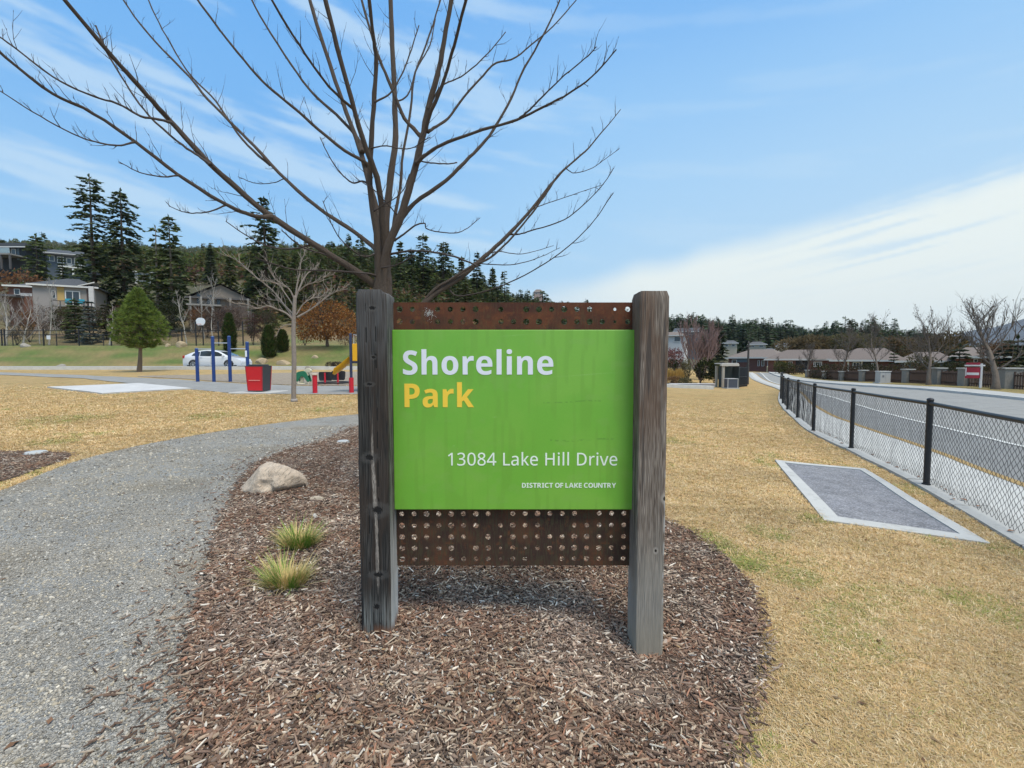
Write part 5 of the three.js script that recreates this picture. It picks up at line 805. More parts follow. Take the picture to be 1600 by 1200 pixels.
// young bare tree in the left lawn
{
  const D = 14.1, p = PD(459, D), k = D / F, o = thing('young_tree', 'young bare pale barked tree standing on the lawn right of the litter bin', 'tree', p), Q = (px, py, dd = 0) => at(px, py, D + dd).sub(p);
  const tr = new MB(); tr.tube(new THREE.CatmullRomCurve3([V(0, -.1, 0), Q(459, 622), Q(459.5, 560), Q(458.5, 520), Q(460, 480), Q(461, 462)]).getPoints(26), f => lerp(.078, .05, f) * (f < .1 ? 1 + (0.1 - f) * 4 : 1), 0, 12); part('trunk', tr.geo(), M.barkPale, o);
  const r = rng(14), tw = new MB();
  const limb = (pts, d1, r0, r1, nt = 10, len = .4) => { nt = Math.round(nt * 1.8); const P3 = pts.map(([x, y], i) => Q(x, y, d1 * i / (pts.length - 1))), C = new THREE.CatmullRomCurve3(P3, false, 'centripetal'), g = new MB(); g.tube(C.getPoints(24), r0 * k * .72, r1 * k * .55, 7); part('limb', g.geo(), M.barkPale, o); for (let i = 0; i < nt; i++) { const f = .2 + .8 * (i + r()) / nt, a = C.getPoint(f), t = C.getTangent(f); let d = t.clone().add(V((r() - .5) * 1.8, .2 + (r() - .5), (r() - .5) * 1.8)).normalize(), q = a, L = len * (.4 + .9 * r()), pp = [a.clone()]; for (let s = 0; s < 5; s++) { d = d.clone().add(V((r() - .5) * .8, .12 + (r() - .5) * .5, (r() - .5) * .8)).normalize(); q = q.clone().addScaledVector(d, L / 5); pp.push(q); } tw.tube(pp, .0085, .004, 4, false); for (let s = 2; s < 6; s++) if (r() < .6) { const e = pp[s], d2 = d.clone().add(V((r() - .5) * 2, r() * .8, (r() - .5) * 2)).normalize(), l = L * .4 * r(); tw.tube([e, e.clone().addScaledVector(d2, l * .6).add(V(0, .02, 0)), e.clone().addScaledVector(d2, l)], .0055, .0035, 3, false); } } };
  limb([[461, 468], [468, 450], [475, 435], [484, 424], [496, 420]], .3, 2.4, .8, 9); limb([[458, 500], [448, 490], [432, 483], [418, 478], [404, 482], [385, 476], [366, 474]], -.5, 2.2, .7, 12); limb([[464, 496], [480, 487], [496, 476], [512, 463], [524, 456], [540, 452]], .4, 2.3, .7, 11); limb([[462, 505], [452, 488], [440, 471], [424, 452], [404, 436], [390, 424], [372, 408], [352, 398]], .6, 1.9, .6, 14);
  limb([[461, 470], [452, 452], [440, 443], [430, 436], [421, 418], [416, 404]], -.4, 1.8, .6, 10); limb([[462, 466], [464, 446], [468, 428], [470, 410], [476, 395], [474, 386]], .1, 1.9, .6, 10); limb([[466, 456], [478, 446], [492, 441], [506, 434], [518, 430]], -.5, 1.5, .5, 9); limb([[458, 508], [450, 507], [442, 510], [437, 514], [432, 524], [428, 527]], -.1, 1.2, .5, 2, .1); limb([[460, 480], [448, 462], [436, 446], [424, 440], [408, 439]], .2, 1.5, .5, 9); limb([[463, 492], [474, 475], [488, 466], [500, 464], [515, 452]], .6, 1.3, .5, 8); limb([[459, 492], [446, 478], [436, 470], [420, 468], [405, 460]], .5, 1.3, .5, 8);
  const t = part('twigs', tw.geo(), M.twigPale, o); t.userData.kind = 'stuff';
  part('trunk_guard', new MB().tube([V(0, .0, 0), V(0, .09, 0)], .10, .09, 14).geo(), std([.36, .32, .30], .8), o);
}
// young pine on the left lawn
{
  const D = 31.4, p = PD(221, D), k = D / F, r = rng(91), m = new MB(), T = new MB(), H = 126 * k;
  T.tube([V(-.12, -.1, 0), V(-.02, .8, 0), V(.08, H * .4, 0), V(.02, H * .96, 0)], f => lerp(.17, .03, f), 0, 10); const cols = [[.20, .27, .055], [.15, .215, .045], [.25, .31, .075], [.10, .15, .035]];
  const prof = f => table([[0, .34], [.08, .68], [.2, .92], [.36, 1], [.5, .93], [.64, .72], [.76, .5], [.88, .32], [1, .1]], f), R = 35 * k, y0 = 39 * k;
  for (let i = 0; i < 1700; i++) { const f = r() ** .95, az = r() * 6.28, lobes = 1 + .26 * N2(Math.cos(az) * 1.3 + 5, Math.sin(az) * 1.3 + f * 5) + .18 * N2(az * 3, f * 12 + 9), q = r() ** .42, rad = R * prof(f) * lobes * q, c0 = V(Math.cos(az) * rad, y0 + (H - y0) * f * (1 - .02) + (1 - q) * .3 - .12 * q, Math.sin(az) * rad); const c = cols[Math.floor(r() * cols.length)], dir = V(Math.cos(az), .45 + .5 * r(), Math.sin(az)).normalize(); for (let n = 0; n < 13; n++) { const d = dir.clone().add(V((r() - .5) * 2, (r() - .5) * 1.6, (r() - .5) * 2)).normalize(), sd = V(r() - .5, r() - .5, r() - .5).cross(d).normalize(); spray(m, c0, d, sd, .20 + .12 * r(), .028, jit(c, r, .5)); } if (i % 5 === 0) T.tube([V(.04, c0.y - rad * .25, 0), c0.clone().multiplyScalar(.55).setY(c0.y - rad * .12), c0], .02, .006, 4, false); }
  putTree('pine_tree', 'young bushy light green pine standing alone on the left lawn', 'pine tree', p, { trunk: T.geo(), crown: m.geo() }, std([.17, .125, .09], .9));
}
// columnar cedars on the bank
[[361, 489, 556, 17, 43.5, 'tallest columnar cedar on the bank behind the white car'], [422, 508, 559, 20, 42.2, 'plump egg shaped cedar on the bank left of the young tree trunk'], [443, 515, 553, 15, 43.6, 'smaller round cedar on the bank just left of the young tree trunk']].forEach(([px, yt, yb, w, d, label], i) => {
  const p = PD(px, d), k = d / F, h = (yb - yt) * k, R = w * k / 2, top = at(px, yt, d).y - p.y, T = new MB(); T.tube([V(0, -.1, 0), V(0, top * .8, 0)], .09, .03, 6); const H = top, m = new MB(), r = rng(200 + i), cols = [[.055, .095, .022], [.085, .115, .03], [.04, .065, .02], [.10, .09, .035]];
  for (let n = 0; n < 2100; n++) { const f = r(), pr = Math.sin(Math.PI * clamp(f * .93 + .07) ** (i ? .85 : .8)) ** .6, az = r() * 6.28, q = .5 + .5 * r() ** .5, rad = R * pr * q * (1 + .16 * N2(az * 1.6 + i, f * 5)), a = V(Math.cos(az) * rad, Math.max(.05, H * f - .2), Math.sin(az) * rad); spray(m, a, V(Math.cos(az) * .5 + (r() - .5) * .7, .9, Math.sin(az) * .5 + (r() - .5) * .7).normalize(), V(-Math.sin(az) + (r() - .5), (r() - .5) * .5, Math.cos(az) + (r() - .5)).normalize(), .28 + .15 * r(), .12, jit(cols[Math.floor(r() * 4)], r, .6)); }
  putTree('cedar', label, 'cedar', p, { trunk: T.geo(), crown: m.geo() }, M.bark, 'columnar cedars on the bank');
});
// tree with orange leaves
{
  const D = 45, p = PD(513, D), k = D / F, B = bareTree({ h: 98 * k, tr: .14, spread: .62, seed: 31, n1: 16, n2: 7, n3: 3, first: .1, upBend: .3 }), top = at(513, 466, D).y - p.y;
  const blobs = [[0, top * .55, 0, 42 * k, top * .40, 2.4], [-1.2, top * .38, .3, 30 * k, top * .28, 2], [1.5, top * .45, .4, 26 * k, top * .30, 2], [.2, top * .75, 0, 26 * k, top * .22, 1.6]];
  const o = putBare('orange_tree', 'spreading tree keeping its dry orange brown leaves on the bank', 'tree', p, B, M.bark, M.twig); part('crown', leafMass(blobs, 5200, .20, [[.29, .115, .03], [.36, .165, .05], [.22, .085, .028], [.42, .22, .075], [.17, .07, .03]], 32, -.3), M.leaf, o);
}
// big conifers behind the houses, each with its own shape
const fir = [[.065, .095, .04], [.10, .13, .05], [.055, .08, .036], [.125, .15, .055]], olive = [[.12, .145, .046], [.15, .168, .055], [.095, .12, .04]], pineC = [[.105, .14, .05], [.14, .17, .058], [.08, .11, .042]];
[
  [155, 271, 505, 32, 70, { sparse: .28, irregular: .5, gap: .62, nb: 5, size: .8, base: .1, prof: f => table([[0, 1], [.35, .85], [.5, .62], [.62, .95], [.8, .72], [.92, .42], [1, .1]], f), cols: fir }, 'tallest dark fir, left one of the pair above the beige house'],
  [201, 294, 508, 28, 71, { sparse: .22, irregular: .42, gap: .5, nb: 5, size: .75, base: .06, droop: .34, prof: f => table([[0, .9], [.3, .8], [.48, 1.1], [.7, .85], [.88, .5], [1, .1]], f), cols: fir }, 'tall narrow fir with drooping tiers, right one of the pair'],
  [252, 351, 520, 21, 60, { sparse: .35, irregular: .5, gap: .6, nb: 4, size: .8, base: .22, prof: f => table([[0, 1], [.55, .9], [.75, .5], [1, .15]], f), cols: pineC, lean: .02 }, 'thin topped pine left of the larger pine beside the brown house'],
  [274, 337, 520, 24, 61, { sparse: .30, irregular: .45, gap: .55, nb: 5, size: .8, base: .2, prof: f => table([[0, 1], [.5, .9], [.72, .48], [.85, .62], [1, .15]], f), cols: pineC }, 'taller pine with a tufted top just left of the brown house'],
  [68, 366, 470, 24, 96, { sparse: .2, irregular: .4, size: .85, nb: 5, gap: .6, cols: pineC, prof: f => (1 - f * .75) }, 'broad dark conifer between the two upper left houses'],
  [107, 399, 468, 14, 92, { size: .7, gap: .5, nb: 6, cols: fir, irregular: .25 }, 'small pointed dark spruce below the upper grey blue house'],
  [420, 308, 505, 34, 76, { sparse: .2, irregular: .45, gap: .6, nb: 5, size: .85, base: .08, prof: f => table([[0, 1], [.4, .9], [.62, .7], [.8, .55], [1, .08]], f), cols: fir }, 'big dark fir behind the young bare tree'],
  [399, 400, 505, 22, 80, { irregular: .4, nb: 5, cols: olive, size: .8 }, 'olive green conifer behind the right end of the brown house'],
  [446, 395, 510, 22, 84, { irregular: .4, nb: 5, cols: olive, size: .85 }, 'olive green conifer right of the big dark fir'],
  [628, 378, 500, 15, 96, { irregular: .45, sparse: .2, cols: pineC, size: .9 }, 'first conifer to the right of the bare maple trunk'],
  [663, 366, 500, 20, 104, { irregular: .45, sparse: .2, cols: pineC, size: .9, prof: f => table([[0, 1], [.5, .85], [.75, .5], [1, .25]], f) }, 'tall conifer above the left end of the sign with a tufted tip'],
  [645, 388, 500, 18, 110, { irregular: .45, cols: fir, size: .9 }, 'dark conifer in the gap between two taller ones above the sign'],
  [695, 379, 500, 20, 108, { irregular: .4, sparse: .2, cols: pineC, size: .9, prof: f => table([[0, 1], [.5, .8], [.75, .55], [1, .25]], f) }, 'second tufted conifer above the sign'],
  [722, 402, 500, 17, 118, { irregular: .4, cols: olive, size: .95 }, 'shorter olive conifer above the sign right of the tufted one'],
  [746, 392, 500, 17, 122, { irregular: .4, sparse: .2, cols: fir, size: .95 }, 'slim dark conifer crossed by the low right limb of the maple'],
  [770, 418, 500, 17, 130, { irregular: .4, cols: olive, size: 1 }, 'rightmost larger conifer above the sign'],
  [610, 392, 500, 15, 112, { irregular: .4, cols: fir, size: .9 }, 'dark conifer hidden partly behind the maple trunk'],
  [122, 468, 530, 16, 54, { irregular: .3, nb: 6, gap: .32, cols: pineC, size: .5, prof: f => table([[0, .8], [.3, 1], [.7, .7], [1, .1]], f) }, 'bushy dark green young fir in front of the beige house'],
  [144, 470, 530, 15, 53, { irregular: .35, nb: 6, gap: .42, cols: [[.10, .135, .125], [.135, .165, .155], [.075, .10, .09]], size: .5 }, 'small blue grey spruce in front of the beige house'],
  [170, 472, 525, 12, 56, { irregular: .3, nb: 6, gap: .35, cols: [[.06, .07, .025], [.085, .085, .035]], size: .5, prof: f => table([[0, .9], [.4, 1], [1, .1]], f) }, 'olive bushy conifer just right of the blue grey spruce'],
  [232, 418, 520, 16, 66, { irregular: .4, cols: olive, size: .8 }, 'olive conifer in the gap right of the paired firs'],
  [287, 395, 515, 13, 70, { irregular: .4, sparse: .2, cols: fir, size: .8 }, 'dark slim conifer at the left eave of the brown house'],
  [365, 398, 470, 15, 100, { irregular: .4, cols: olive, size: .9 }, 'green conifer on the slope above the brown house roof'],
  [336, 388, 470, 14, 118, { irregular: .4, cols: fir, size: 1 }, 'dark conifer on the slope just left above the brown roof peak'],
  [178, 398, 480, 17, 88, { irregular: .4, cols: olive, size: .9 }, 'olive conifer in the dark gap between the paired firs'],
  [135, 405, 475, 15, 86, { irregular: .4, cols: pineC, size: .9 }, 'green conifer at the left foot of the tallest fir'],
  [1121, 509, 582, 14, 50, { irregular: .25, gap: .32, nb: 7, cols: [[.018, .032, .014], [.028, .042, .018], [.05, .065, .02]], size: .6, prof: f => table([[0, .9], [.25, 1], [.7, .6], [1, .1]], f) }, 'dark green cypress beside the pinkish vase shaped tree'],
  [1587, 527, 592, 32, 33, { irregular: .35, gap: .3, nb: 7, cols: [[.05, .062, .022], [.075, .075, .03], [.03, .04, .018]], size: .5, prof: f => table([[0, 1], [.4, .9], [1, .2]], f) }, 'broad green conifer at the right edge behind the stone pillars'],
  [1497, 541, 592, 17, 37, { irregular: .35, gap: .3, nb: 7, cols: [[.03, .048, .02], [.045, .062, .024]], size: .45, prof: f => table([[0, 1], [.5, .95], [1, .2]], f) }, 'dark green conifer left of the red sale sign'],
  [1395, 549, 584, 11, 52, { irregular: .3, gap: .3, nb: 7, cols: [[.05, .085, .025], [.04, .065, .02]], size: .4 }, 'small bright green conifer by the grey blue house'],
].forEach(([px, yt, yb, w, d, o, label], i) => { const p = PD(px, d), top = at(px, yt, d).y - p.y; const g = conifer({ h: Math.max(2, top), r: w * d / F, seed: 300 + i, ...o }); putTree('conifer_tree', label, 'conifer', p, g, i === 2 || i === 3 ? M.barkPale : M.bark, undefined, i); });
// birches and other bare trees at the left
M.birch = std([.50, .47, .43], .85, { map: rep(T_bark, 1.5) });
[[80, 425, 530, 52, .075, 'white birch with twin upper stems in front of the beige house', 61], [66, 455, 532, 53, .06, 'thin white birch left of the twin stemmed birch', 62], [92, 462, 524, 54, .05, 'leaning pale birch right of the twin stemmed birch', 63], [174, 470, 536, 50, .08, 'forked white birch right of the blue grey spruce', 64], [294, 440, 532, 52, .06, 'slender white birch left of the hoop', 65], [335, 415, 525, 56, .06, 'tall thin pale tree against the brown house front', 66], [322, 430, 520, 57, .05, 'thin bare tree just above the hoop', 67], [12, 455, 530, 48, .12, 'grey bare spreading tree at the far left edge', 68], [40, 462, 535, 50, .10, 'bare grey shrubby tree below the red brown house', 69]].forEach(([px, yt, yb, d, tr, label, sd], i) => { const p = PD(px, d), top = at(px, yt, d).y - p.y; putBare('bare_birch', label, 'birch tree', p, bareTree({ h: top, tr, spread: i > 6 ? .55 : .3, seed: sd, n1: i > 6 ? 12 : 9, n2: 5, n3: 3, first: i > 6 ? .12 : .35, thin: 2.2 }), M.birch, i > 6 ? std([.30, .26, .24], .9) : std([.38, .34, .31], .9), undefined, i); });
// brushy thickets and shrubs as single plants
const brush = [[.15, .10, .075], [.20, .14, .10], [.11, .08, .06]], rust2c = [[.22, .105, .05], [.28, .145, .07], [.16, .085, .05]];
[[28, 425, 470, 38, 70, rust2c, 'rust brown thicket below the upper left house'], [50, 485, 512, 16, 54, rust2c, 'rust coloured shrub below the beige house wing'], [30, 500, 526, 22, 50, brush, 'grey brown shrub behind the left end of the court fence'], [108, 492, 515, 14, 56, brush, 'twiggy shrub under the twin stemmed birch'], [186, 480, 516, 14, 58, [[.13, .055, .045], [.17, .08, .06]], 'dark red shrub right of the forked birch'], [310, 482, 503, 14, 58, rust2c, 'rust shrub below the left side of the brown house'], [370, 470, 512, 24, 58, brush, 'grey brown thicket right of the brown house'], [398, 488, 528, 14, 52, [[.10, .055, .05], [.14, .08, .065]], 'dark reddish bush between the tall cedar and the egg shaped cedar'], [420, 468, 505, 20, 62, brush, 'bare thicket behind the egg shaped cedar'], [478, 490, 545, 17, 50, brush, 'brown brush left of the orange tree'], [548, 500, 560, 24, 50, brush, 'grey brown brush right of the orange tree beside the sign post'], [523, 566.5, 579, 11, 39, [[.09, .065, .05], [.12, .09, .06]], 'small round dark shrub behind the slide'], [76, 474, 515, 26, 58, brush, 'grey brown brush below the left wall of the beige house'], [112, 482, 514, 20, 57, [[.08, .085, .035], [.10, .075, .05]], 'mixed olive and brown brush below the beige house deck'], [150, 480, 512, 15, 58, [[.10, .06, .05], [.07, .075, .035]], 'reddish brush at the right foot of the beige house'], [326, 482, 514, 24, 57.5, brush, 'grey brown brush below the brown house deck'], [354, 480, 516, 22, 57, [[.16, .11, .09], [.12, .085, .075]], 'pinkish grey brush below the right side of the brown house'],
  [268, 470, 515, 22, 58, [[.03, .04, .018], [.05, .055, .025]], 'dark green understory below the tufted pine'], [215, 478, 515, 20, 62, [[.035, .045, .02], [.06, .06, .03]], 'dark green understory behind the young pine'],
  [1048, 545, 576, 20, 56, [[.23, .105, .105], [.28, .15, .14], [.18, .09, .085]], 'dusty pink twiggy shrub beside the right sign post'], [1055, 560, 590, 13, 48, [[.025, .04, .015], [.045, .06, .02]], 'dark green shrub beside the right sign post'], [1094, 564, 592, 25, 41, [[.016, .022, .012], [.028, .036, .016], [.07, .08, .02]], 'dark clipped hedge in front of the vase shaped tree'], [1072, 560, 590, 10, 43, [[.10, .095, .03], [.14, .12, .04]], 'olive yellow shrub at the left end of the dark hedge'], [1116, 562, 588, 8, 42, [[.11, .12, .035], [.08, .09, .03]], 'light green shrub at the right end of the dark hedge'], [1051, 588, 601, 12, 36, [[.30, .18, .085], [.24, .14, .07]], 'tan low shrub behind the pale low wall'], [1070, 594, 601, 12, 35, [[.13, .12, .06], [.20, .16, .08]], 'low greyish ground shrub behind the pale low wall'], [1223, 566, 582, 14, 60, [[.06, .075, .025], [.10, .09, .035]], 'green shrub in front of the ochre wall'], [1242, 528, 548, 26, 110, [[.17, .125, .06], [.21, .15, .08]], 'bare tan treetop above the first brick roof'], [1280, 525, 547, 34, 105, [[.15, .115, .06], [.19, .14, .075]], 'bare brownish treetop above the second brick roof'], [1330, 523, 545, 28, 100, [[.13, .12, .05], [.17, .14, .07]], 'olive brown treetop above the roofs left of the utility box'], [1392, 528, 556, 30, 78, [[.15, .10, .06], [.18, .125, .07], [.10, .085, .04]], 'reddish brown treetop behind the grey blue house'], [1460, 520, 566, 40, 60, [[.12, .085, .045], [.15, .11, .05], [.085, .07, .035]], 'large brown twiggy mass behind the stone pillars'], [1548, 535, 585, 26, 44, [[.13, .075, .05], [.16, .10, .06]], 'reddish brown shrubbery behind the red sale sign'], [1440, 555, 590, 22, 46, [[.07, .07, .03], [.10, .085, .04]], 'olive shrub at the end of the grey blue house']]
  .forEach(([px, yt, yb, w, d, cols, label], i) => { const p = PD(px, d), k = d / F, top = at(px, yt, d).y - p.y, low = Math.max(0, at(px, yb, d).y - p.y), H = Math.max(.5, top - low), r = rng(400 + i), R = w * k, bl = []; for (let q = 0; q < 5; q++) bl.push([(r() - .5) * R * 1.1, low + H * (.38 + .2 * r()), (r() - .5) * R * .6, R * (.5 + .25 * r()), H * (.42 + .14 * r()), R * .5]); const o = thing('shrub', label, 'shrub', p); const tw = bareTree({ h: top * .8, tr: .05, spread: .5, seed: 500 + i, n1: 7, n2: 4, n3: 2, stems: 4, first: .15, vase: .5, thin: 1.6 }); const b = part('stems', mergeGeometries([tw.trunk, tw.branches]), M.twig, o); b.userData.kind = 'stuff'; part('foliage', leafMass(bl, cols === brush || cols === rust2c ? 900 : 1500, Math.max(.1, R * .16), cols, 600 + i, .25, cols === brush ? .3 : .7), M.leaf, o); });
// vase shaped pinkish bare tree
{ const D = 47, p = PD(1094, D), top = at(1094, 497, D).y - p.y; putBare('vase_tree', 'dense vase shaped bare tree of pinkish grey twigs above the dark hedge', 'tree', p, bareTree({ h: top, tr: .12, spread: .42, seed: 81, n1: 11, n2: 7, n3: 4, stems: 9, first: .25, vase: .42, upBend: .7, thin: 2.2, crook: .07 }), std([.25, .165, .15], .9), std([.26, .17, .155], .9)); }
// ornamental grass behind the low wall
{ const D = 37, p = PD(1053, D), r = rng(55), m = new MB(), k = D / F; for (let i = 0; i < 700; i++) { const x = (r() - .5) * 26 * k, z = (r() - .5) * .8, l = 19 * k * (.6 + .5 * r()) * (.75 + .35 * Math.abs(Math.sin(x * 4))); spray(m, V(x, 0, z), V((r() - .5) * .35, 1, (r() - .5) * .35).normalize(), V(1, 0, r() - .5).normalize(), l, .05, jit([.52, .33, .10], r, .5)); } solo('tall_grass', m.geo(), M.leaf, p.clone().add(V(0, .35, 0)), 'row of tall golden ornamental grass behind the low wall', 'ornamental grass'); }
// bare street trees along the far verge of the right road
M.barkTan = std([.20, .16, .13], .9, { map: rep(T_bark, 1.5) });
[[1556, 473, 26.3, .24, 'stout bare tree with a thick pale trunk in front of the widest stone pillar', 1.0], [1451, 496, 32, .19, 'bare spreading tree between the stone pillars left of the sale sign', .9], [1372, 488, 38.5, .13, 'upright bare tree directly behind the pale utility box', .7], [1311, 511, 45, .13, 'bare tree with a thin crown before the second brick house', .75], [1262, 534, 53, .12, 'small bare tree before the first brick house', .6], [1212, 556, 66, .07, 'tiny bare tree at the far bend of the road', .5]].forEach(([px, yt, d, tr, label, sp], i) => { const p = PD(px, d), top = at(px, yt, d).y - p.y; putBare('street_tree', label, 'tree', p, bareTree({ h: top * 1.05, tr: tr * .72, limb: .34, spread: .66 * sp, seed: 711 + i * 3, n1: 17, n2: 10, n3: 6, first: i < 2 ? .24 : .3, upBend: .35, buds: i < 3 ? .12 : .05, thin: 1.5, crook: .15 }), M.barkTan, std([.13, .105, .088], .9), undefined, i * 1.3); });
// far wooded hillside: stuff
{
  const low = (seed, kind) => { const r = rng(seed), m = new MB(); if (kind < 3) { const n = 85; for (let i = 0; i < n; i++) { const f = r() ** .8, az = r() * 6.28, R = .19 * (1 - f) * (.65 + .6 * r()) + .012, p = V(Math.cos(az) * R * .35, .10 + .88 * f, Math.sin(az) * R * .35); spray(m, p, V(Math.cos(az), -.25 + .3 * f, Math.sin(az)).normalize(), V(-Math.sin(az), r() - .5, Math.cos(az)).normalize(), R * 1.0 + .03, .09, [1, 1, 1].map(() => .75 + .5 * r())); } m.tube([V(0, 0, 0), V(0, 1, 0)], .012, .004, 3, false); for (let i = 0; i < 8; i++) m.c.push(.6, .5, .4); while (m.c.length < m.p.length) m.c.push(.6, .5, .4); m.c.length = m.p.length; } else { for (let i = 0; i < 90; i++) { const d = V(r() * 2 - 1, r() * 2 - .8, r() * 2 - 1).normalize(); spray(m, V(d.x * .32 * r(), .5 + d.y * .38 * r(), d.z * .32 * r()), d, V(r() - .5, r() - .5, r() - .5).cross(d).normalize(), .2, .11, [1, 1, 1].map(() => .7 + .6 * r())); } } return m.geo(); };
  const G = [low(1, 0), low(2, 1), low(3, 2), low(4, 3)], L = [[], [], [], []], r = rng(99);
  for (let i = 0; i < 30000; i++) {
    const px = lerp(-260, 1900, r()), d = r() < .45 ? lerp(120, 480, r()) : Math.sqrt(lerp(120 ** 2, 1040 ** 2, r())); const right = px > 960;
    if (right && (d > 640 || d < 175 + 60 * N2(px * .01, 1))) continue; if (!right && d < 135 && r() < .5) continue;
    const x = (px - 800) / F * d, z = -d, y = ground(x, z), n = fbm2(x * .006 + 4, z * .006, 3), n2 = fbm2(x * .03, z * .03, 2);
    if (!right && n2 < -.42 && d < 300) continue;
    const brown = (px > 330 && px < 620 ? .55 : .18) + n * .8; let k = Math.floor(r() * 3), c = mix3([.10, .13, .038], [.17, .18, .055], clamp(r() * .8 + n)); if (px > 560) c = mix3([.075, .105, .04], [.11, .13, .05], r()); if (right) c = mix3([.055, .085, .04], [.09, .115, .05], r());
    let h = 7 + 8 * r() * r() + (right ? 3 : 0); if (px > 1455) { if (r() < .75) continue; h *= .62; } if (!right && px < 560 && d > 150) { if (r() < .5) { k = 3; c = mix3([.12, .14, .04], [.19, .19, .06], r()); } h *= .85; }
    if (r() < clamp(brown) * .6 && !right) { k = 3; c = mix3([.20, .14, .09], [.28, .21, .11], r()); h *= .6; }
    const w = k === 3 ? h * 1.15 : h * (1 + .5 * r()); L[k].push([x, y - .3, z, [0, r() * 6.28, 0], [w, h, w], c]);
  }
  for (let i = 0; i < 1500; i++) { const px = lerp(395, 960, r()), d = lerp(60, 136, r() ** .8), x = (px - 800) / F * d, z = -d; const k = r() < .55 ? 3 : Math.floor(r() * 3); let c = k === 3 ? (r() < .6 ? mix3([.20, .14, .09], [.29, .21, .12], r()) : [.11, .12, .045]) : mix3([.08, .105, .035], [.12, .135, .045], r()); const h = (k === 3 ? 1.6 + 2.6 * r() : 3 + 5 * r()) * (d < 75 ? .7 : 1), w = k === 3 ? h * 1.2 : h * (1 + .5 * r()); L[k].push([x, ground(x, z) - .15, z, [0, r() * 6.28, 0], [w, h, w], c]); }
  G.forEach((g, i) => { const o = inst('hill_forest', g, M.leaf, L[i], ['dark pointed conifers covering the far hillside', 'green conifers covering the far hillside', 'olive conifers covering the far hillside', 'rounded brown and olive brush between the hillside conifers'][i], 'forest'); });
  // distant mountain at the right
  const m = new MB(), rows = []; for (let j = 0; j <= 10; j++) { const row = []; for (let i = 0; i <= 60; i++) { const px = lerp(1380, 2300, i / 60), d = 3300 + j * 120, f = 1 - Math.abs(j - 6) / 6.5, top = table([[1380, 556], [1440, 540], [1490, 523], [1545, 511], [1600, 497], [1700, 482], [2000, 470], [2300, 500]], px), e = (562 - top) / F * d; row.push(m.v((px - 800) / F * d, Math.max(-20, e * f ** .8 + 40 * fbm2(i * .25, j * .4, 3) * f), -d, 0, 0)); } rows.push(row); } for (let j = 0; j < 10; j++) for (let i = 0; i < 60; i++) m.quad(rows[j][i], rows[j][i + 1], rows[j + 1][i + 1], rows[j + 1][i]); struct('mountain', m.geo(), std([.055, .058, .065], .95));
}
// ---------- houses ----------
const T_roof = tex(512, 512, (u, v) => { const row = Math.floor(v * 24), a = tn((Math.floor(u * 20 + (row % 2) * .5)) / 20 + .02, row / 24 + .01, 5), f = tn(u, v, 7); const k = .7 + .4 * a + .2 * f; return [k, k, k]; });
const T_siding = tex(256, 256, (u, v) => { const k = .85 + .15 * tn(u * .2, v, 6) + (((v * 12) % 1) < .1 ? -.12 : 0); return [k, k, k]; });
const T_brick = tex(512, 512, (u, v) => { const r = Math.floor(v * 16), x = u * 8 + (r % 2) * .5, m = (v * 16) % 1 < .14 || x % 1 < .07; const a = tn(Math.floor(x) / 8 + .03, r / 16 + .02, 5); const k = .7 + .6 * a; return m ? [.9, 1.1, 1.2] : [k, k, k]; });
const roofs = { slate: std([.075, .08, .09], .85, { map: rep(T_roof, .35) }), grey: std([.11, .11, .115], .85, { map: rep(T_roof, .35) }), brown: std([.175, .137, .117], .9, { map: rep(T_roof, .35) }), tan: std([.20, .16, .137], .9, { map: rep(T_roof, .35) }) };
const walls = { beige: std([.36, .31, .27], .85, { map: rep(T_siding, .5) }), taupe: std([.24, .20, .165], .85, { map: rep(T_siding, .5) }), slate: std([.10, .12, .145], .8, { map: rep(T_siding, .5) }), red: std([.17, .075, .058], .9, { map: rep(T_brick, .45) }), white: std([.66, .63, .60], .8, { map: rep(T_siding, .5) }), cream: std([.55, .47, .36], .8, { map: rep(T_siding, .5) }), ochre: std([.50, .33, .12], .85), dark: std([.03, .03, .032], .8), brownred: std([.18, .085, .06], .85, { map: rep(T_siding, .5) }), blue: std([.13, .17, .20], .8, { map: rep(T_siding, .5) }), pink: std([.42, .30, .26], .85) };
M.pane = new THREE.MeshPhysicalMaterial({ color: rgb(.03, .038, .045), roughness: .12, clearcoat: .6 }); M.trim = std([.66, .64, .60], .7); M.trimDark = std([.10, .09, .085], .7); M.post = std([.27, .25, .225], .8);
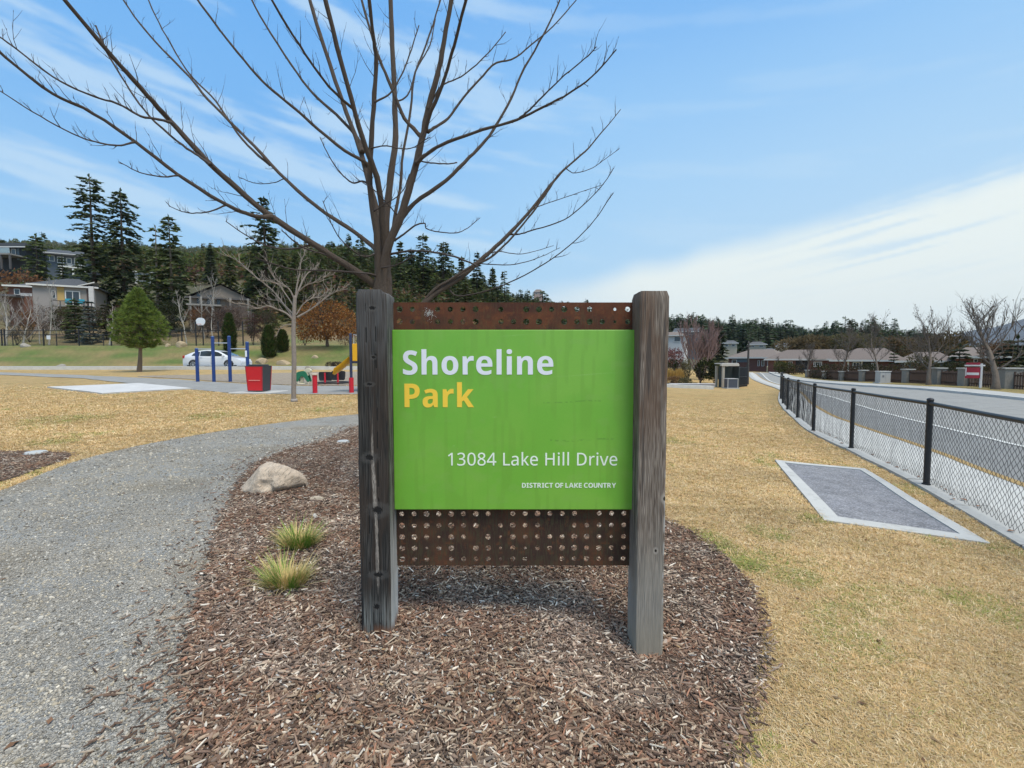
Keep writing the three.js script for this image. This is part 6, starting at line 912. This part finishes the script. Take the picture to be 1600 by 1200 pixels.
// pixel boxes are turned into metres at the house's own distance, then the whole house may be turned
function house({ label, d, px, eave, ridge, base, depth = 8, roof = 'hip', wall, roofM, win = [], doors = [], panels = [], yaw = 0, over = .45, trim = M.trim, extra, frontGable, name = 'house', ridgeIn = .3 }) {
  const pc = (px[0] + px[1]) / 2, p = PD(pc, d), o = thing(name, label, 'house', p, yaw), k = d / F, sx = 1 / (Math.cos(yaw) - (pc - 800) / F * Math.sin(yaw)), W = (px[1] - px[0]) * k * sx, X = x => (x - pc) * k * sx, Y = y => at(pc, y, d).y - p.y, yb = Math.min(Y(base) , 0) - 1.2, ye = Y(eave), yr = Y(ridge), x0 = -W / 2, x1 = W / 2;
  part('wall', bx(x0, x1, yb, ye, -depth, 0), wall, o);
  const R = new MB(), a = x0 - over, b = x1 + over, f = over, g = -depth - over, t = .16;
  const add = (pts) => R.face(pts, pts.map(q => [q.x, q.y * 1.6 + q.z])), A = V(a, ye, f), B = V(b, ye, f), C = V(b, ye, g), D = V(a, ye, g), mz = (f + g) / 2, mx = 0;
  if (roof === 'hip') { const in_ = (b - a) * ridgeIn, r0 = V(a + in_, yr, mz), r1 = V(b - in_, yr, mz); add([A, B, r1, r0]); add([B, C, r1]); add([C, D, r0, r1]); add([D, A, r0]); }
  else if (roof === 'gableX') { const r0 = V(a, yr, mz), r1 = V(b, yr, mz); add([A, B, r1, r0]); add([C, D, r0, r1]); const G = new MB(); for (const x of [x0, x1]) G.face(x > 0 ? [V(x, ye, 0), V(x, ye, -depth), V(x, yr - .15, -depth / 2)] : [V(x, ye, -depth), V(x, ye, 0), V(x, yr - .15, -depth / 2)]); part('gable', G.geo(), wall, o); }
  else if (roof === 'gableZ') { const r0 = V(mx, yr, f), r1 = V(mx, yr, g); add([B, C, r1, r0]); add([D, A, r0, r1]); const G = new MB(); G.face([V(x0, ye, 0), V(x1, ye, 0), V(mx, yr - .15, 0)]); G.face([V(x1, ye, -depth), V(x0, ye, -depth), V(mx, yr - .15, -depth)]); part('gable', G.geo(), wall, o); }
  else { R.box(a, b, ye, yr, g, f); }
  if (roof !== 'flat') R.box(a, b, ye - t, ye - .004, g, f);
  const rf = part('roof', R.geo(), roofM, o); part('fascia', mergeGeometries([bx(a - .02, b + .02, ye - t - .03, ye + .03, f, f + .04), bx(a - .02, b + .02, ye - t - .03, ye + .03, g - .04, g)]), trim, rf);
  for (const [ax, ay, bxx, by, m] of panels) part('wall_panel', bx(X(ax), X(bxx), Y(by), Y(ay), .0, .035), m, o);
  for (const w of win) { const [ax, ay, bxx, by, n = 1] = w, l = X(ax), r = X(bxx), lo = Y(by), hi = Y(ay), q = Math.max(.05, Math.min(.12, (r - l) * .1)), fr = [bx(l, r, hi - q, hi, .036, .11), bx(l, r, lo, lo + q, .036, .12), bx(l, l + q, lo + q, hi - q, .036, .108), bx(r - q, r, lo + q, hi - q, .036, .108)]; for (let i = 1; i < n; i++) { const c = lerp(l, r, i / n); fr.push(bx(c - q / 3, c + q / 3, lo + q, hi - q, .036, .105)); } const f2 = part('window', mergeGeometries(fr), trim, o); part('pane', bx(l + q * .9, r - q * .9, lo + q * .9, hi - q * .9, .02, .06), M.pane, f2); }
  for (const [ax, ay, bxx, by, m] of doors) part('door', rbx(X(bxx) - X(ax), Y(ay) - Y(by), .08, .01, (X(ax) + X(bxx)) / 2, (Y(ay) + Y(by)) / 2, .05), m ?? M.trimDark, o);
  if (extra) extra(o, X, Y, k, ye, yr); return o;
}
// left: beige house with a slate roof
house({ label: 'beige house with a slate grey hip roof and a big dark window behind the court', d: 63, px: [60, 157], eave: 446.5, ridge: 429.5, base: 505, depth: 7, roof: 'hip', ridgeIn: .42, yaw: .5, wall: walls.beige, roofM: roofs.slate, panels: [[60, 449, 96, 505, std([.31, .28, .265], .85)], [97, 448, 108, 471, walls.ochre], [97, 471, 108, 500, std([.3, .25, .2], .85)], [143, 450, 150, 500, std([.10, .065, .055], .8)]], win: [[109, 454, 133, 480, 2], [89, 455, 95, 467]], extra: (o, X, Y, k) => {
  part('column', rbx(.55, Y(446) - Y(502), .55, .04, X(153), (Y(446) + Y(502)) / 2, .5), walls.white, o); part('deck', bx(X(98), X(158), Y(481), Y(478.5), .04, 2.2), M.post, o);
  for (const x of [98, 110, 122, 134, 146, 158]) part('deck_post', bx(X(x) - .05, X(x) + .05, Y(481) - 1, Y(473), 2.1, 2.2), M.trimDark, o); part('deck_rail', bx(X(98), X(158), Y(473), Y(472), 2.08, 2.22), M.trimDark, o);
  for (const x of [118, 139]) { part('deck_chair', mergeGeometries([rbx(.62, .7, .06, .02, X(x), Y(478) + .55, 1.1).rotateX(0), rbx(.6, .06, .55, .02, X(x), Y(478) + .4, 1.4)]), std([.03, .30, .40], .6), o); }
  part('porch_roof', new MB().face([V(X(131), Y(447), .5), V(X(158.5), Y(439.5), .5), V(X(158.5), Y(437.5), -3), V(X(131), Y(445), -3)]).face([V(X(131), Y(447), .5), V(X(131), Y(445.5), .5), V(X(158.5), Y(438), .5), V(X(158.5), Y(439.5), .5)]).geo(), M.trim, o);
} });
house({ label: 'red brown house wing with a grey roof left of the beige house', d: 66, px: [22, 72], eave: 447, ridge: 438, base: 505, depth: 7, roof: 'hip', ridgeIn: .3, yaw: .4, wall: walls.brownred, roofM: roofs.grey, win: [[31, 452, 40, 461]], panels: [[40, 458, 58, 462.5, walls.white]], extra: (o, X, Y) => part('porch_roof', bx(X(18), X(46), Y(466), Y(463), .04, 2), roofs.grey, o) });
house({ label: 'brown gabled house with a dark roof right of the tufted pines', d: 62, px: [303, 396], eave: 466, ridge: 443, base: 508, depth: 11, roof: 'gableZ', yaw: .42, wall: walls.taupe, roofM: roofs.slate, trim: M.trimDark, win: [[313, 460, 320, 477], [328, 461, 337, 478, 2], [343, 466, 349, 478]], panels: [[300, 478, 340, 496, std([.22, .115, .075], .9)], [352, 478, 396, 505, std([.17, .13, .11], .9)], [343, 486, 356, 498, std([.05, .02, .02], .9)]], extra: (o, X, Y) => { for (const x of [306, 322, 340, 366, 394]) part('porch_post', bx(X(x) - .1, X(x) + .1, Y(508) - 1, Y(466), .9, 1.1), M.post, o); part('deck', bx(X(300), X(352), Y(480), Y(477.5), .05, 1.2), M.post, o); } });
house({ label: 'dark modern house with a glass railed deck at the top left edge', d: 112, px: [-40, 52], eave: 387, ridge: 381.5, base: 425, depth: 12, roof: 'flat', over: 1.2, wall: walls.dark, roofM: roofs.slate, panels: [[-40, 388, 10, 400, walls.brownred], [38, 388, 42, 406, walls.blue]], win: [[12, 390, 28, 400, 3], [30, 389, 37, 401]], extra: (o, X, Y) => { part('upper_roof', new MB().face([V(X(-40), Y(381), .8), V(X(24), Y(385), .8), V(X(18), Y(378), -6), V(X(-40), Y(376), -6)]).geo(), roofs.slate, o); part('deck', bx(X(8), X(54), Y(403.5), Y(401.5), .04, 4), M.post, o); part('glass_rail', bx(X(8), X(54), Y(401), Y(393), 3.9, 3.96), new THREE.MeshPhysicalMaterial({ color: rgb(.7, .8, .82), roughness: .1, transmission: .7, thickness: 0 }), o); for (const x of [14, 26, 40, 53]) part('deck_post', bx(X(x) - .15, X(x) + .15, Y(425), Y(403), 3.6, 3.9), M.trimDark, o); } });
house({ label: 'grey blue house with a long slate roof above the beige house', d: 108, px: [84, 146], eave: 397, ridge: 385, base: 428, depth: 11, roof: 'gableX', yaw: .5, wall: walls.slate, roofM: roofs.slate, win: [[88, 401, 96, 410], [100, 402, 110, 412, 2], [114, 403, 122, 412], [126, 402, 140, 413, 3]], panels: [[104, 413, 142, 421, walls.white]], extra: (o, X, Y) => { part('lower_roof', bx(X(84), X(148), Y(400.5), Y(399), .05, 1.6), roofs.grey, o); part('deck', bx(X(108), X(150), Y(421), Y(419), .05, 3), M.trim, o); for (const x of [112, 130, 148]) part('deck_post', bx(X(x) - .15, X(x) + .15, Y(432), Y(421), 2.6, 2.9), M.trim, o); } });
// houses higher on the wooded slope
[[218, 246, 425, 418, 448, 120, 'white', 'grey', 'white house half hidden in the trees right of the paired firs'], [284, 304, 422, 416, 440, 150, 'cream', 'grey', 'small pale house showing a white gable above the tufted pines'], [321, 358, 433, 425.5, 446, 140, 'slate', 'slate', 'house showing its slate roof in the trees above the brown house'], [383, 420, 432, 426, 446, 160, 'taupe', 'grey', 'taupe house in the trees behind the young bare tree'], [516, 552, 432, 424, 446, 170, 'pink', 'tan', 'pinkish house on the slope left of the maple trunk'], [540, 590, 449, 441, 464, 110, 'taupe', 'slate', 'low dark roofed house just left of the maple trunk'], [628, 668, 458, 451, 472, 150, 'white', 'grey', 'white house among trunks above the left end of the sign'], [686, 712, 462, 455, 474, 160, 'blue', 'grey', 'greyish house behind the low right limb of the maple'], [834, 848, 456, 451, 463, 420, 'pink', 'tan', 'lone pinkish house high on the right slope of the hill']].forEach(([a, b, e, rg, bs, d, w, rf, label], i) => house({ label, d, px: [a, b], eave: e, ridge: rg, base: bs, depth: 9, yaw: a < 780 ? .4 : 0, roof: i % 2 ? 'gableX' : 'hip', wall: walls[w], roofM: roofs[rf], win: [[a + (b - a) * .15, e + 2, a + (b - a) * .4, e + (bs - e) * .5], [a + (b - a) * .58, e + 2, a + (b - a) * .85, e + (bs - e) * .5]] }));
// right: row of single storey brick houses along the road
house({ label: 'brick house with a tan roof at the far bend of the road', d: 84, px: [1136, 1212], eave: 558.5, ridge: 545, base: 582, depth: 12, ridgeIn: .28, yaw: -.75, wall: walls.red, roofM: roofs.tan, win: [[1142, 562, 1150, 571], [1183, 563, 1186, 572], [1189, 563, 1193, 572], [1198, 563, 1203, 572]], panels: [[1150, 560, 1168, 566, walls.blue]] });
house({ label: 'brick house with a brown roof and an ochre wall panel by the road', d: 66, px: [1196, 1318], eave: 561, ridge: 545, base: 584, depth: 12, ridgeIn: .16, yaw: -.75, wall: walls.red, roofM: roofs.brown, panels: [[1207, 564.5, 1227, 573.5, walls.ochre], [1242, 563, 1262, 582, walls.dark], [1228, 563, 1241, 582, walls.brownred], [1250.5, 564, 1253, 582, M.post]], win: [[1230, 565, 1237, 575, 2], [1270, 565, 1283, 573, 4]], extra: (o, X, Y) => { const g = new MB(); g.face([V(X(1262), Y(561), .6), V(X(1290), Y(561), .6), V(X(1276), Y(548), -4)]); part('roof_valley', g.geo(), roofs.brown, o); } });
house({ label: 'long brick house with a brown hip roof behind the utility box', d: 57, px: [1300, 1400], eave: 562.5, ridge: 542.5, base: 588, depth: 12, ridgeIn: .3, yaw: -.75, wall: walls.red, roofM: roofs.brown, panels: [[1329, 565, 1344, 577, walls.dark], [1322, 565, 1325, 585, M.trim], [1343.5, 565, 1346.5, 585, M.trim], [1347, 565, 1359, 577, walls.dark]], win: [[1331, 566, 1342, 576, 2], [1360, 567, 1369, 577, 3]] });
house({ label: 'grey blue house with a low brown roof behind the middle pillars', d: 50, px: [1404, 1486], eave: 564, ridge: 549, base: 590, depth: 10, ridgeIn: .3, yaw: -.75, wall: walls.blue, roofM: roofs.brown, win: [[1411, 567, 1417, 573], [1426, 567, 1434, 577, 2]], panels: [[1436, 566, 1447, 590, walls.slate]] });
house({ label: 'red brick house with a grey brown roof behind the sale sign', d: 45, px: [1490, 1566], eave: 557, ridge: 541, base: 594, depth: 10, ridgeIn: .3, yaw: -.75, wall: walls.red, roofM: roofs.tan, win: [[1519, 561, 1526, 566], [1540, 563, 1550, 575, 2]], trim: M.trim });
// clipped hedges between the houses and the fence
[[1236, 573, 584, 16, 60, 'brown green hedge before the ochre wall'], [1285, 573, 588, 14, 51, 'dark hedge behind the far pillars'], [1302, 572, 589, 14, 48, 'dark brown hedge left of the thin crowned street tree'], [1334, 574, 590, 15, 44.5, 'dark hedge between two pillars left of the utility box'], [1362, 573, 592, 12, 42.5, 'dark twiggy hedge behind the utility box'], [1400, 574, 594, 15, 40, 'brown hedge right of the utility box'], [1440, 572, 597, 20, 36.5, 'brown hedge behind the spreading street tree'], [1482, 570, 600, 18, 33.5, 'dark green hedge behind the fence left of the sale sign'], [1535, 568, 604, 20, 30.5, 'reddish brown hedge directly behind the sale sign']].forEach(([px, yt, yb, w, d, label], i) => { yt -= 4; const p = PD(px, d), k = d / F, h = at(px, yt, d).y - p.y, cols = i % 3 === 1 ? [[.045, .05, .022], [.06, .055, .028]] : [[.095, .065, .042], [.075, .055, .035], [.06, .06, .028]], bl = [-.6, 0, .6].map(q => [q * w * k, h * .45, 0, w * k * .6, h * .55, .8]), o = thing('hedge', label, 'hedge', p); part('foliage', leafMass(bl, 700, .22, cols, 900 + i, .3, .7), M.leaf, o); });
// houses on the slope beyond the road
[[1027, 1068, 524, 517, 547, 105, 'white', 'tan', 'tall white house beside the right sign post'], [1052, 1088, 518, 511, 528, 140, 'blue', 'slate', 'house with a blue grey roof behind the vase shaped tree'], [1129, 1150, 536, 531, 548, 140, 'cream', 'grey', 'cream two storey house with a flat grey roof right of the cypress'], [1168, 1195, 538, 533, 548, 150, 'cream', 'grey', 'cream house with a rounded bay on the slope behind the pole'], [1212, 1246, 541, 535.5, 549, 140, 'cream', 'slate', 'cream twin gabled house with a dark blue roof'], [1262, 1284, 545, 539.5, 552, 150, 'white', 'grey', 'small white dormered house behind the second brick roof'], [1196, 1208, 546, 543.5, 551, 130, 'white', 'grey', 'low white outbuilding between the slope houses']].forEach(([a, b, e, rg, bs, d, w, rf, label], i) => house({ label, d, px: [a, b], eave: e, ridge: rg, base: bs, depth: 9, yaw: -.45, roof: ['hip', 'gableX', 'hip'][i % 3], wall: walls[w], roofM: roofs[rf], win: [[a + (b - a) * .12, e + 1.5, a + (b - a) * .36, e + (bs - e) * .45], [a + (b - a) * .6, e + 1.5, a + (b - a) * .86, e + (bs - e) * .45]], extra: i === 4 ? (o, X, Y, k) => { for (const x of [1217, 1231]) { const g = new MB(), w2 = 4.6; g.face([V(X(x - w2), Y(549), 1.2), V(X(x + w2), Y(549), 1.2), V(X(x + w2), Y(541.5), 1.2), V(X(x), Y(537.2), 1.2), V(X(x - w2), Y(541.5), 1.2)]); g.face([V(X(x - w2), Y(541.5), 1.2), V(X(x), Y(537.2), 1.2), V(X(x), Y(537.2), -2), V(X(x - w2), Y(541.5), -2)]); g.face([V(X(x), Y(537.2), 1.2), V(X(x + w2), Y(541.5), 1.2), V(X(x + w2), Y(541.5), -2), V(X(x), Y(537.2), -2)]); part('gable_bay', g.geo(), walls.cream, o); } } : undefined }));
// ---------- stone pillars and dark picket fence along the far verge ----------
{
  const T_stone = tex(256, 256, (u, v) => { const a = tfbm(u, v, 2, 4), k = .7 + .5 * a; return [k, k * .98, k * .95]; }), stone = std([.27, .255, .235], .9, { map: rep(T_stone, 1.2) }), cap = std([.42, .41, .385], .8);
  const PIL = [[1263, 53, .8], [1290, 48.5, .8], [1317, 44.2, .85], [1349, 40.6, .95], [1418, 35.2, 1.0], [1466, 31.6, 1.1], [1508, 29.3, 1.1], [1577, 26.4, 1.16], [1660, 23.6, 1.1]], lab = ['faint far stone pillar before the first brick house', 'far stone pillar behind the small street tree', 'stone pillar beside the thin crowned street tree', 'stone pillar just left of the pale utility box', 'stone pillar standing alone right of the utility box', 'stone pillar tucked behind the spreading street tree', 'stone pillar left of the red sale sign', 'widest stone pillar behind the stout tree trunk', 'stone pillar just outside the right edge'];
  const ps = PIL.map(([px, d, h], i) => { const p = PD(px, d + .6), w = i === 7 ? .46 : .28; if (i < 8) { const o = thing('stone_pillar', lab[i], 'pillar', p, -.2, 'stone pillars along the far fence'); part('shaft', rbx(w * 2, h + .3, .6, .03, 0, h / 2 - .15, 0), stone, o); part('capstone', rbx(w * 2 + .12, .09, .72, .025, 0, h + .045, 0), cap, o); } return p; });
  const f = thing('picket_fence', 'dark brown wooden fence running between the stone pillars', 'fence', ps[4].clone()), wood = std([.075, .05, .042], .85), rail = std([.05, .035, .03], .8); for (let i = 0; i + 1 < ps.length; i++) { const a = ps[i].clone().sub(f.position), b = ps[i + 1].clone().sub(f.position), n = Math.round(a.distanceTo(b) / .16), pk = []; for (let k = 1; k < n; k++) { const q = a.clone().lerp(b, k / n), h = .92 + .05 * ((k * 7) % 3); pk.push(rbx(.11, h, .025, .004, q.x, ground(q.x + f.position.x, q.z + f.position.z) - f.position.y + h / 2, q.z)); } const s = part('pickets', mergeGeometries(pk), wood, f); s.userData.kind = 'stuff'; for (const y of [.2, .8]) part('fence_rail', new MB().tube([a.clone().add(V(0, y, -.05)), b.clone().add(V(0, y, -.05))], .035, .035, 4).geo(), rail, f); }
  // utility box
  const D = 36.8, p = PD(1379, D), k = D / F, u = thing('utility_box', 'pale grey utility box on the far grass verge', 'utility box', p, -.15), H = 17.5 * k, W = 15.5 * k; part('cabinet', rbx(W, H, .6, .03, 0, H / 2 + .02, 0), std([.50, .50, .50], .5, { map: rep(T_conc, 2) }), u); part('lid', rbx(W + .06, .06, .68, .02, 0, H + .04, 0), std([.55, .55, .54], .5), u); part('door', rbx(W * .44, H * .84, .02, .006, -W * .24, H * .5, .305), std([.47, .47, .475], .5), u); part('door', rbx(W * .44, H * .84, .02, .006, W * .24, H * .5, .305), std([.47, .47, .475], .5), u); part('sticker', rbx(.14, .18, .006, .002, -W * .2, H * .62, .319), std([.2, .2, .22], .5), u); part('plinth', rbx(W + .2, .1, .8, .02, 0, 0, 0), M.conc, u);
  // sale sign on a white post
  const Ds = 27.6, q = PD(1532, Ds), ks = Ds / F, s = thing('sale_sign', 'red and white sale sign hanging from a white post on the verge', 'sign', q, -.25), white = std([.76, .74, .75], .5), red = std([.40, .025, .05], .5), yt = 38 * ks; part('post', rbx(.10, yt + .1, .10, .012, 0, yt / 2 - .05, 0), white, s); part('arm', rbx(1.0, .085, .085, .012, -.33, yt - .12, 0), white, s); part('panel', rbx(.76, .66, .03, .01, -.42, yt - .56, 0), red, s); part('white_band', rbx(.62, .15, .008, .002, -.42, yt - .62, .018), white, s); part('rider_board', rbx(.70, .13, .03, .008, -.42, yt - .005, 0), red, s); part('white_edge', rbx(.05, .5, .006, .002, -.77, yt - .5, .017), white, s);
  const hy = PD(1199, 74); const hd = thing('hydrant', 'tiny pale hydrant at the far bend of the road', 'hydrant', hy), hm = std([.55, .48, .30], .5); part('barrel', new THREE.CylinderGeometry(.16, .2, .75, 10).translate(0, .35, 0), hm, hd); part('cap', new THREE.SphereGeometry(.19, 10, 8).translate(0, .76, 0), hm, hd);
}
// ---------- shelter, cabinet, black fence, pole and low wall at the end of the lawn ----------
{
  const D = 34, p = PD(1139, D), k = D / F, X = x => (x - 1139) * k, Y = y => at(1139, y, D).y - p.y, s = thing('shelter', 'small shelter with beige posts, a pale beam and dark panels behind the dark cabinet', 'shelter', p), be = std([.40, .35, .28], .8), H = Y(572);
  for (const [x, z] of [[1129.5, 0], [1129.5, -1.1]]) part('post', bx(X(x) - .08, X(x) + .08, -.3, H, z - .08, z + .08), be, s); part('beam', rbx(X(1153) - X(1125), .14, .2, .02, X(1139), H + .07, .05), std([.50, .46, .40], .8), s); part('roof', rbx(X(1152) - X(1126), .08, 1.3, .02, X(1139), H + .18, -.5), std([.5, .47, .43], .8), s); part('back_panel', bx(X(1131), X(1153), .0, H - .05, -.9, -.84), std([.05, .065, .065], .6), s); part('side_panel', bx(X(1153), X(1153) + .06, .0, H - .05, -.9, .1), std([.045, .055, .055], .6), s);
  const c = thing('cabinet', 'dark blue grey cabinet on a plinth in front of the shelter', 'cabinet', PD(1142, 33), 0), ch = 14 * 33 / F, cw = 15.5 * 33 / F; part('box', rbx(cw, ch, .6, .03, 0, ch / 2 + .05, 0), std([.065, .075, .10], .5), c); part('lid', rbx(cw + .06, .05, .66, .015, 0, ch + .07, 0), std([.42, .42, .42], .5), c); part('frame', mergeGeometries([rbx(.05, ch, .03, .008, -cw / 2, ch / 2 + .05, .3), rbx(.05, ch, .03, .008, cw / 2, ch / 2 + .05, .3)]), std([.45, .44, .42], .6), c); part('plinth', rbx(cw + .2, .1, .8, .02, 0, .02, 0), M.conc, c);
  const a = PD(1151, 34.5), b = PD(1166.5, 36.5), bf = thing('black_fence', 'tall black metal fence panel beside the shelter', 'fence', a), e = b.clone().sub(a), pk = []; for (let i = 0; i <= 14; i++) { const q = e.clone().multiplyScalar(i / 14); pk.push(bx(q.x - .025, q.x + .025, -.05, 1.55, q.z - .025, q.z + .025)); } const pp = part('pickets', mergeGeometries(pk), M.black, bf); pp.userData.kind = 'stuff'; for (const y of [.15, .8, 1.5]) part('rail', new MB().tube([V(0, y, 0), e.clone().add(V(0, y, 0))], .03, .03, 5).geo(), M.black, bf); for (const q of [V(0, 0, 0), e]) part('post', bx(q.x - .05, q.x + .05, -.1, 1.7, q.z - .05, q.z + .05), M.black, bf);
  const g = new MB(); const dm = []; part('screen', (() => { const m = new MB(); m.face([V(0, .1, -.03), e.clone().add(V(0, .1, -.03)), e.clone().add(V(0, 1.5, -.03)), V(0, 1.5, -.03)]); return m.geo(); })(), std([.03, .036, .045], .7, { side: 2 }), bf);
  const lp = PD(1168, 40), lh = at(1168, 535, 40).y - lp.y, l = thing('lamp_pole', 'slim dark pole standing at the road bend beside the black fence', 'pole', lp); part('shaft', new THREE.CylinderGeometry(.07, .11, lh + .2, 12).translate(0, lh / 2 - .1, 0), std([.055, .05, .046], .8), l); part('bracket', rbx(.5, .07, .07, .02, .05, lh - .35, 0), std([.06, .055, .05], .7), l); part('cap', new THREE.ConeGeometry(.09, .14, 10).translate(0, lh + .05, 0), std([.06, .055, .05], .7), l);
  const w = PD(1081, 33.6), wk = 33.6 / F, wl = thing('low_wall', 'long low pale concrete wall at the far end of the right lawn', 'wall', w); part('blocks', rbx(68 * wk, .26, .5, .03, 0, .10, 0), std([.45, .42, .41], .85, { map: rep(T_conc, .8) }), wl); part('coping', rbx(69 * wk, .06, .56, .015, 0, .26, 0), std([.52, .49, .48], .85), wl);
  const rk = rng(71); [[1072, 596.5, 'small pale rock left among the low shrubs'], [1092, 593, 'white rounded rock before the dark hedge'], [1108, 597, 'pale rock between the low wall and the shelter']].forEach(([x, y, label], i) => { const d = 36.5; solo('rock', rockGeo(.45 + .2 * rk(), .28, .4, 80 + i, 2), M.rockTan, PD(x, d), label, 'rock', 'rocks before the dark hedge'); });
}
renderer.render(scene, camera);
